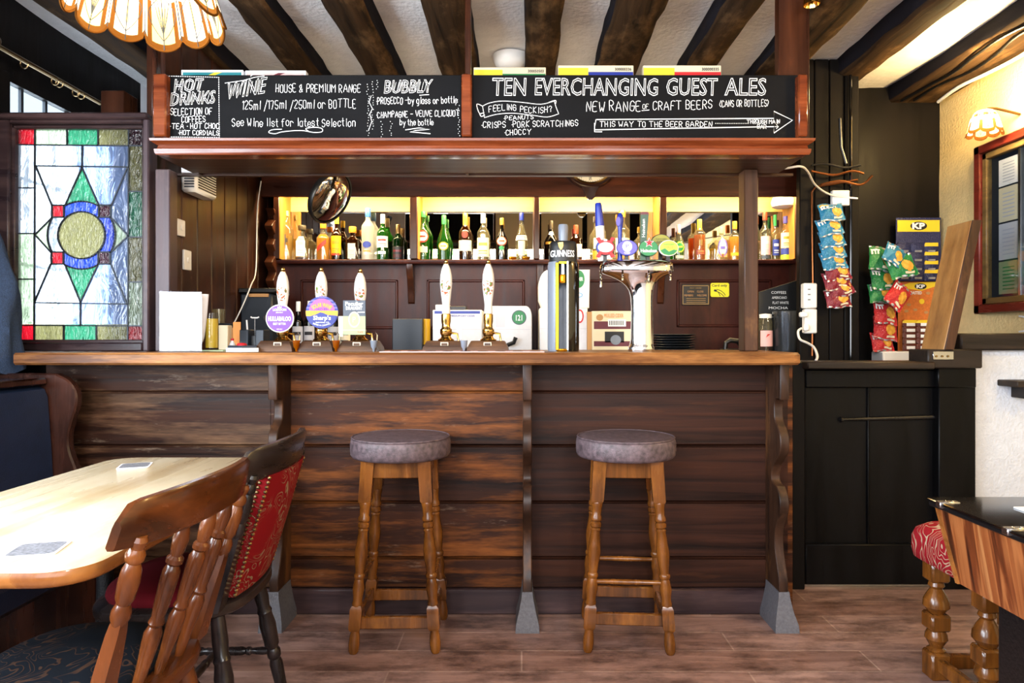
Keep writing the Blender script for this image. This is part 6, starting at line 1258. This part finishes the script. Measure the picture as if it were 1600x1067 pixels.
# snack packets
def packet(px, py, wpx, hpx, Y, mat, rot, label, group, txt=None, art='crisp_gold', strip=None):
    k = Y/F; hw, hh = wpx*k/2, hpx*k/2; M = Matrix.Translation((X(px, Y), Y, Z(py, Y))) @ Matrix.Rotation(rot, 4, 'Y') @ Matrix.Rotation(-.36, 4, 'X'); rr = random.Random(px*7+py)
    ph = [rr.uniform(0, 6) for _ in range(4)]
    def th(u, v): return .023*(math.sin(PI*u)**.6)*(max(0, math.sin(PI*(v*1.12-.06)))**.7)+.0035*math.sin(u*23+ph[0]+v*5)*math.sin(v*17+ph[1])
    def pos(u, v, s_): 
        e = .010*(abs(v-.5)*2)**4; return (hw*(2*u-1)*(1-.05*math.sin(PI*v)), s_*th(u, v)-.001*s_, hh*(2*v-1)+.004*math.sin(u*9+ph[2]))
    t = thing('snack_packet', label, 'snack packet', (X(px, Y), Y, Z(py, Y)), group)
    Q = MB()
    for s_ in (-1, 1): Q.sheet(lambda u, v: pos(u, v, s_), 16, 14, mat, lambda u, v: 'bag_silver' if (v < .05 or v > .95) and s_ < 0 else mat)
    Q.xf(0, M); Q.build('wrapper', t)
    Q = MB(); sm_ = lambda u, v: (lambda p: (p[0], p[1]-.0012, p[2]))(pos(u, v, -1))
    Q.sheet(lambda u, v: sm_(.46+.44*u, .22+.50*v), 12, 10, art, lambda u, v: art if math.hypot(2*u-1, 2*v-1) < .98 else None)
    Q.sheet(lambda u, v: sm_(.06+.34*u, .62+.24*v), 6, 3, 'label_white', lambda u, v: 'label_white' if int(u*6) % 2 == 0 or v > .6 else None)
    Q.sheet(lambda u, v: sm_(.52+.34*u, .12+.08*v), 5, 2, 'label_cream')
    if strip: Q.sheet(lambda u, v: sm_(.05+.35*u, .80+.12*v), 5, 2, strip)
    if txt:
        mk = Q.mark(); Q.type(txt, -hw*.25, hh*.34, hw*1.1, hh*.32, 0, 'label_white', bold=.03, rot=.12)
        for i in range(mk, len(Q.v)):
            v = Q.v[i]; Q.v[i] = (v[0], -th((v[0]/hw+1)/2, (v[2]/hh+1)/2)-.003, v[2])
    Q.xf(0, M); Q.build('print', t); return t
GA, GB = 'snack packets on the hanging strip by the sockets', 'snack packets hanging by the counter flap'
for i, (x, y, m, r, l, tx) in enumerate(((1299, 332, 'bag_blue', -.05, 'blue crisp packet, topmost on the strip by the sockets', "McCoy's"), (1296, 354, 'bag_blue', -.18, 'blue crisp packet, second down on the strip by the sockets', None), (1300, 373, 'bag_blue', -.12, 'blue crisp packet, third down on the strip by the sockets', None), (1301, 390, 'bag_blue', -.10, 'blue crisp packet, fourth down on the strip by the sockets', None), (1302, 407, 'bag_blue', -.14, 'blue crisp packet, lowest blue one on the strip by the sockets', None), (1308, 424, 'bag_maroon', -.14, 'maroon crisp packet, topmost maroon one on the strip', None), (1306, 439, 'bag_maroon', -.12, 'maroon crisp packet, second maroon one on the strip', None), (1313, 450, 'bag_maroon', -.3, 'maroon crisp packet, third maroon one tilted on the strip', None), (1309, 467, 'bag_maroon', -.06, 'maroon crisp packet, lowest on the strip by the sockets', None))):
    packet(x, y, 39, 30, 3.665+.002*i, m, r, l, GA, tx, strip='label_yellow' if i == 0 else None)
for i, (x, y, m, r, w_, h, l) in enumerate(((1377, 405, 'bag_green', .2, 40, 42, 'green crisp packet, topmost of the left hanging column'), (1379, 436, 'bag_green', .06, 38, 38, 'green crisp packet, middle of the left hanging column'), (1376, 459, 'bag_green', .04, 38, 32, 'green crisp packet, lowest of the left hanging column'), (1397, 398, 'bag_blue', .55, 34, 34, 'blue crisp packet tucked behind the green ones'), (1408, 416, 'bag_green', -.2, 44, 38, 'green crisp packet tilted over the navy nut packs'), (1403, 462, 'bag_red', .75, 34, 46, 'red crisp packet tilted across the orange card'), (1383, 489, 'bag_red', .12, 36, 38, 'red crisp packet, upper of the lower column'), (1383, 514, 'bag_red', .18, 38, 38, 'red crisp packet, middle of the lower column'), (1378, 534, 'bag_red', .0, 34, 32, 'red crisp packet, lowest just above the white box'))):
    packet(x, y, w_, h, 4.02 if x < 1390 else 3.94, m, r, l, GB)
Y = 4.12; t = thing('snack_card', 'orange peanut display card with yellow top behind the counter flap', 'display card', (X(1435, Y), Y, Z(480, Y)))
Q = MB(); Q.box(X(1403, Y), X(1466, Y), Y, Y+.004, Z(552, Y), Z(440, Y), 'nut_orange'); Q.build('card', t)
Q = MB(); Q.prism([(X(1403, Y), Z(449, Y)), (X(1420, Y), Z(442, Y)), (X(1466, Y), Z(440, Y)), (X(1466, Y), Z(446, Y)), (X(1440, Y), Z(454, Y))], 'y', Y-.002, Y, 'yellow'); Q.prism(ell(X(1438, Y), Z(447.5, Y), .036, .018), 'y', Y-.004, Y-.001, 'label_black'); prn(Q, Y-.003, 'KP', 1431.5, 1445, 444.5, 450.5, 'label_white', bold=.05); prn(Q, Y-.001, 'DRY ROASTED', 1407, 1440, 455, 460, 'label_white', bold=.03); Q.prism(ell(X(1440, Y), Z(471, Y), .016, .016, 16), 'y', Y-.002, Y, 'yellow')
for a, b_ in ((1416, 486), (1450, 458), (1430, 484), (1420, 476), (1447, 488)): Q.prism(ell(X(a, Y), Z(b_, Y), .013, .009, 12), 'y', Y-.002, Y, 'card_tan')
Q.build('print', t)
n = 0
for c_ in range(2):
    for r_ in range(5):
        px, py = 1421+c_*22, 507+r_*9; Q = MB(); y = Y-.02-.004*r_; k = y/F; hw, hh = 11*k, 7*k
        for s_ in (-1, 1): Q.sheet(lambda u, v: (X(px, y)+hw*(2*u-1), y+s_*(.010*math.sin(PI*u)**.6*math.sin(PI*v)**.6), Z(py, y)+hh*(2*v-1)), 8, 6, 'bag_brown', lambda u, v: 'label_white' if s_ < 0 and .35 < v < .6 and .2 < u < .85 else ('yellow' if r_ == 0 and v > .6 else 'bag_brown'))
        tag(Q.build('nut_packet'), 'small brown nut packet on the card, ' + ['top', 'second', 'third', 'fourth', 'bottom'][r_] + ' of the ' + ('left' if c_ == 0 else 'right') + ' column', 'snack packet', 'brown nut packets on the orange card')
t = thing('snack_card', 'navy nut display card above the orange card', 'display card', (X(1432, Y), Y, Z(400, Y)))
Q = MB(); Q.box(X(1400, Y), X(1470, Y), Y, Y+.004, Z(438, Y), Z(340, Y), 'bag_navy'); Q.build('card', t); Q = MB(); Q.box(X(1402, Y), X(1468, Y), Y-.002, Y, Z(362, Y), Z(344, Y), 'yellow'); Q.prism(ell(X(1435, Y), Z(353, Y), .05, .026), 'y', Y-.004, Y-.001, 'label_black'); prn(Q, Y-.003, 'KP', 1425, 1445, 348, 358, 'label_white', bold=.05); Q.build('print', t)
for c_ in range(3):
    for r_ in range(4):
        px, py = 1413+c_*21, 388+r_*14; Q = MB(); y = Y-.02-.004*r_; k = y/F; hw, hh = 11*k, 9*k
        for s_ in (-1, 1): Q.sheet(lambda u, v: (X(px, y)+hw*(2*u-1), y+s_*(.010*math.sin(PI*u)**.6*math.sin(PI*v)**.6), Z(py, y)+hh*(2*v-1)), 8, 6, 'bag_navy', lambda u, v: 'bag_silver' if s_ < 0 and .15 < v < .4 and .2 < u < .75 else ('yellow' if v > .72 and c_ == 2 else 'bag_navy'))
        tag(Q.build('nut_packet'), 'small navy nut packet, ' + ['top', 'second', 'third', 'bottom'][r_] + ' row and ' + ['left', 'middle', 'right'][c_] + ' column of the navy card', 'snack packet', 'navy nut packets on the card')
Q = MB(); Y = 3.98; Q.box(X(1380, Y), X(1452, Y), Y, Y+.14, .95, Z(549, Y), 'plastic_white', .008); Q.box(X(1372, Y), X(1460, Y), Y-.02, 4.17, .90, .95, 'black_wood'); tag(Q.build('white_box'), 'white box behind the hatch below the snack packets', 'box')
# sockets, junction box, pipes and cables
Y = 3.74; t = thing('socket_strip', 'white double socket unit with plugs on the end of the servery', 'socket', (X(1264, Y), Y, Z(500, Y)))
Q = MB(); Q.box(X(1252, Y), X(1273, Y), Y-.035, Y+.012, Z(482, Y), Z(443, Y), 'plastic_white', .006); Q.box(X(1254, Y), X(1273, Y), Y-.035, Y+.012, Z(521, Y), Z(483, Y), 'plastic_white', .006)
for py in (452, 460, 468): Q.box(X(1258, Y), X(1262, Y), Y-.037, Y-.034, Z(py+1.5, Y), Z(py, Y), 'grey')
Q.build('plate', t)
for (a, b_, c, d) in ((1244, 1256, 488, 496), (1250, 1258, 507, 517)):
    Q = MB(); Q.box(X(a, Y), X(b_, Y), Y-.06, Y-.03, Z(d, Y), Z(c, Y), 'plastic_white', .006); Q.build('plug', t)
Q = MB(); Q.tube(smoothp([Vector((X(a, y), y, Z(c, y))) for a, c, y in ((1252, 513, 3.69), (1247, 518, 3.66), (1250, 530, 3.6), (1262, 536, 3.5), (1272, 543, 3.38), (1277, 556, 3.3), (1275, 563, 3.25))], 5), .006, 'plastic_white', 8); Q.build('flex', t)
t = tag(on(1301, 1328, 297, 3.72, .03, 'plastic_white', 'junction_box', 'small white junction box above the crisp packets', 'junction box', .004, Z(321, 3.72)), 'small white junction box above the crisp packets', 'junction box')
Q = MB(); Y = 3.73; Q.tube([(X(1269, Y), Y, 1.06), (X(1270, Y), Y, Z(440, Y)), (X(1268, Y), Y, Z(300, Y)), (X(1274, Y), Y, Z(292, Y)), (X(1340, Y), Y, Z(281, Y))], .006, 'copper', 8); tag(Q.build('copper_pipe'), 'thin copper pipe running up beside the white sockets', 'pipe')
for i, pts in enumerate((((1268, 258), (1290, 256), (1320, 262), (1345, 258)), ((1266, 268), (1300, 274), (1330, 268), (1348, 272)), ((1280, 290), (1310, 284), (1342, 290), (1360, 276)))):
    Q = MB(); Q.tube(smoothp([Vector((X(a, 3.7), 3.70-.01*i, Z(c, 3.7))) for a, c in pts], 5), .006, 'copper' if i else 'black', 8); tag(Q.build('wire'), ['dark wire looping across the boarding, highest', 'copper coloured wire looping across the boarding, second', 'copper coloured wire looping across the boarding, lowest'][i] + ' above the junction box', 'wire')
Q = MB(); Q.tube(smoothp([Vector((X(a, y), y, Z(c, y))) for a, c, y in ((1170, 264, 3.07), (1225, 263, 3.07), (1250, 260, 3.07), (1262, 268, 3.2), (1275, 290, 3.5), (1300, 305, 3.70), (1340, 310, 3.72))], 5), .005, 'plastic_white', 8); tag(Q.build('white_cable'), 'white cable drooping from under the canopy to the junction box', 'cable')
for i, (x, z, r_, m, sway) in enumerate(((2.30, 2.585, .008, 'black', .02), (2.38, 2.588, .008, 'black', .03), (2.50, 2.58, .010, 'plastic_white', .015))):
    Q = MB(); Q.tube(smoothp([Vector((x+sway*math.sin(k*1.7+i), 1.9+.22*k, z+.004*math.sin(k*2.3))) for k in range(11)], 4), r_, m, 8); tag(Q.build('ceiling_cable'), ['black cable clipped under the right ceiling beam, farther from the wall', 'black cable clipped under the right ceiling beam, nearer the wall', 'white cable along the top of the right wall'][i], 'cable')
Q = MB(); Y = 3.66; Q.tube([(X(1312, Y), Y, Z(185, Y)), (X(1314, Y), Y, Z(230, Y)), (X(1322, Y), Y, Z(256, Y))], .008, 'black', 8); tag(Q.build('hanging_lead'), 'black lead hanging from the beam at the right of the canopy', 'cable')
# glazed noticeboard on the right wall
t = thing('noticeboard', 'glazed noticeboard in a red wooden frame on the right wall', 'noticeboard', (2.54, 3.3, 1.75)); z0, z1, y0, y1 = 1.29, 2.21, 2.45, 3.78
Q = MB(); 
Q.box(2.50, 2.555, y0, y1, z0, z0+.05, 'notice_red', .006); Q.box(2.50, 2.555, y0, y1, z1-.05, z1, 'notice_red', .006); Q.box(2.50, 2.555, y0, y0+.05, z0, z1, 'notice_red', .006); Q.box(2.50, 2.555, y1-.05, y1, z0, z1, 'notice_red', .006); Q.build('frame', t)
Q = MB(); a = .05; b_ = .035
for bx in ((y0+a, y1-a, z0+a, z0+a+b_), (y0+a, y1-a, z1-a-b_, z1-a), (y0+a, y0+a+b_, z0+a, z1-a), (y1-a-b_, y1-a, z0+a, z1-a)): Q.box(2.515, 2.555, bx[0], bx[1], bx[2], bx[3], 'gilt_wood', .004)
Q.build('inner_frame', t)
Q = MB(); Q.box(2.545, 2.556, y0+.08, y1-.08, z0+.08, z1-.08, 'plastic_navy'); Q.box(2.524, 2.545, 3.455, 3.47, z0+.085, z1-.085, 'steel'); Q.build('backing', t)
Q = MB(); Q.box(2.525, 2.528, y0+.085, y1-.085, z0+.085, z1-.085, 'pane_glass'); Q.build('pane', t)
for i, (ya, yb, za, zb, m, l) in enumerate(((3.50, 3.635, 1.39, 1.56, 'pale_green', 'pale green notice, lowest in the noticeboard'), (3.50, 3.635, 1.57, 1.76, 'paper_grey', 'grey printed notice, middle of the noticeboard'), (3.50, 3.635, 1.77, 1.95, 'label_cream', 'cream printed notice, third up in the noticeboard'), (3.50, 3.635, 1.96, 2.10, 'paper', 'white notice, topmost in the noticeboard'), (2.9, 3.12, 1.5, 1.8, 'label_yellow', 'yellow notice in the near half of the noticeboard'))):
    Q = MB(); Q.box(2.541, 2.5445, ya, yb, za, zb, m)
    for k_ in range(7): Q.box(2.5402, 2.541, ya+.02, yb-.03, za+(zb-za)*(k_+1.2)/9, za+(zb-za)*(k_+1.5)/9, 'ink_soft' if i != 0 else 'green')
    tag(Q.build('notice'), l, 'notice', 'notices in the glazed noticeboard')
Q = MB(); Q.tube(smoothp([Vector((2.552, y, z)) for y, z in ((3.50, 1.27), (3.47, 1.265), (3.42, 1.24), (3.44, 1.20), (3.50, 1.19))], 4), .005, 'plastic_white', 6); tag(Q.build('short_wire'), 'short white wire looping below the noticeboard', 'cable')

# ---------------------------------------------------------------- low stool and games table at the right
t = thing('low_stool', 'low carved oak stool with red patterned seat behind the games table', 'stool', (1.54, 2.20, 0), None)
Q = MB(); rg = []
for z, e in ((.405, .02), (.415, .004), (.44, 0), (.48, .0), (.505, .008), (.522, .03), (.530, .08)): rg.append([(x, y, z) for x, y in rrect(1.335+e, 1.755-e, 2.0+e, 2.405-e, .09, 6)])
Q.loft(rg, 'pink_brocade'); Q.build('seat', t, sharp=70)
for x in (1.415, 1.675):
    for y in (2.075, 2.33):
        Q = MB(); sq = lambda z0, z1, w_: Q.box(x-w_, x+w_, y-w_, y+w_, z0, z1, 'stool_oak', .007)
        sq(.33, .406, .032); Q.lathe([(.02, .335), (.026, .315), (.018, .305), (.03, .285), (.04, .265), (.042, .245), (.026, .225), (.022, .218)], (x, y, 0), 'stool_oak', 18); sq(.165, .222, .034); Q.lathe([(.024, .17), (.034, .15), (.036, .135), (.024, .115), (.02, .105), (.03, .098), (.026, .088)], (x, y, 0), 'stool_oak', 18); sq(.0, .092, .033); Q.build('leg', t)
for bx in ((1.415, 1.675, 2.32, 2.345), (1.415, 1.675, 2.063, 2.088)): Q = MB(); Q.box(bx[0], bx[1], bx[2], bx[3], .03, .078, 'stool_oak', .005); Q.build('stretcher', t)
for x in (1.402, 1.662): Q = MB(); Q.box(x, x+.026, 2.075, 2.33, .03, .078, 'stool_oak', .005); Q.build('stretcher', t)
t = thing('games_table', 'black glass topped games table with rosewood sides at the right edge', 'games table', (1.45, 1.5, 0)); x0, y1 = 1.108, 1.875; zt = .722
Q = MB(); Q.prism(rrect(x0, 1.80, 1.08, y1, .012, 4), 'z', zt-.008, zt, 'black_gloss', .002); Q.build('glass_top', t)
Q = MB(); Q.box(x0+.006, 1.795, 1.085, y1-.005, zt-.022, zt-.0085, 'black', .003); Q.build('rim', t)
for y in (1.80, 1.55, 1.15):
    Q = MB(); Q.box(x0-.004, x0+.05, y, y+.022, zt-.014, zt+.003, 'steel', .002)
    for q in (0, 1): Q.lathe([(.004, zt+.003), (.003, zt+.0045), (.001, zt+.005)], (x0+.015+q*.02, y+.011, 0), 'chrome', 8)
    Q.build('glass_clip', t)
Q = MB(); zb = .505; Q.loft([[(x0+.022+e, 1.11+e, z), (1.78-e, 1.11+e, z), (1.78-e, y1-.022-e, z), (x0+.022+e, y1-.022-e, z)] for z, e in ((zb, .034), (zt-.022, 0))], 'rosewood'); bd = Q.build('body', t)
Q = MB(); 
for e, z, m in ((.0, zt-.022, 'pale_panel'),):
    Q.beam((x0+.020, y1-.024, zt-.022), (x0+.054, y1-.058, zb), .010, .010, 'table_edge')
Q.build('corner_trim', bd)
Q = MB(); Q.box(1.235, 1.66, 1.22, y1-.10, 0.02, zb, 'black_paint', .008); Q.box(1.20, 1.70, 1.19, y1-.07, 0, .03, 'black', .006); Q.build('pedestal', t)
Q = MB(); xx = 1.234
for i in range(7):
    for j in range(8): Q.box(xx-.0015, xx+.001, 1.50+j*.012, 1.507+j*.012, .30+i*.010, .305+i*.010, 'steel')
Q.build('speaker_grille', t)
Q = MB(); Q.box(1.26, 1.36, 1.68, 1.75, zt, zt+.004, 'paper', .001); tag(Q.build('small_card'), 'small white card lying on the black games table', 'card')
bpy.context.view_layer.update()
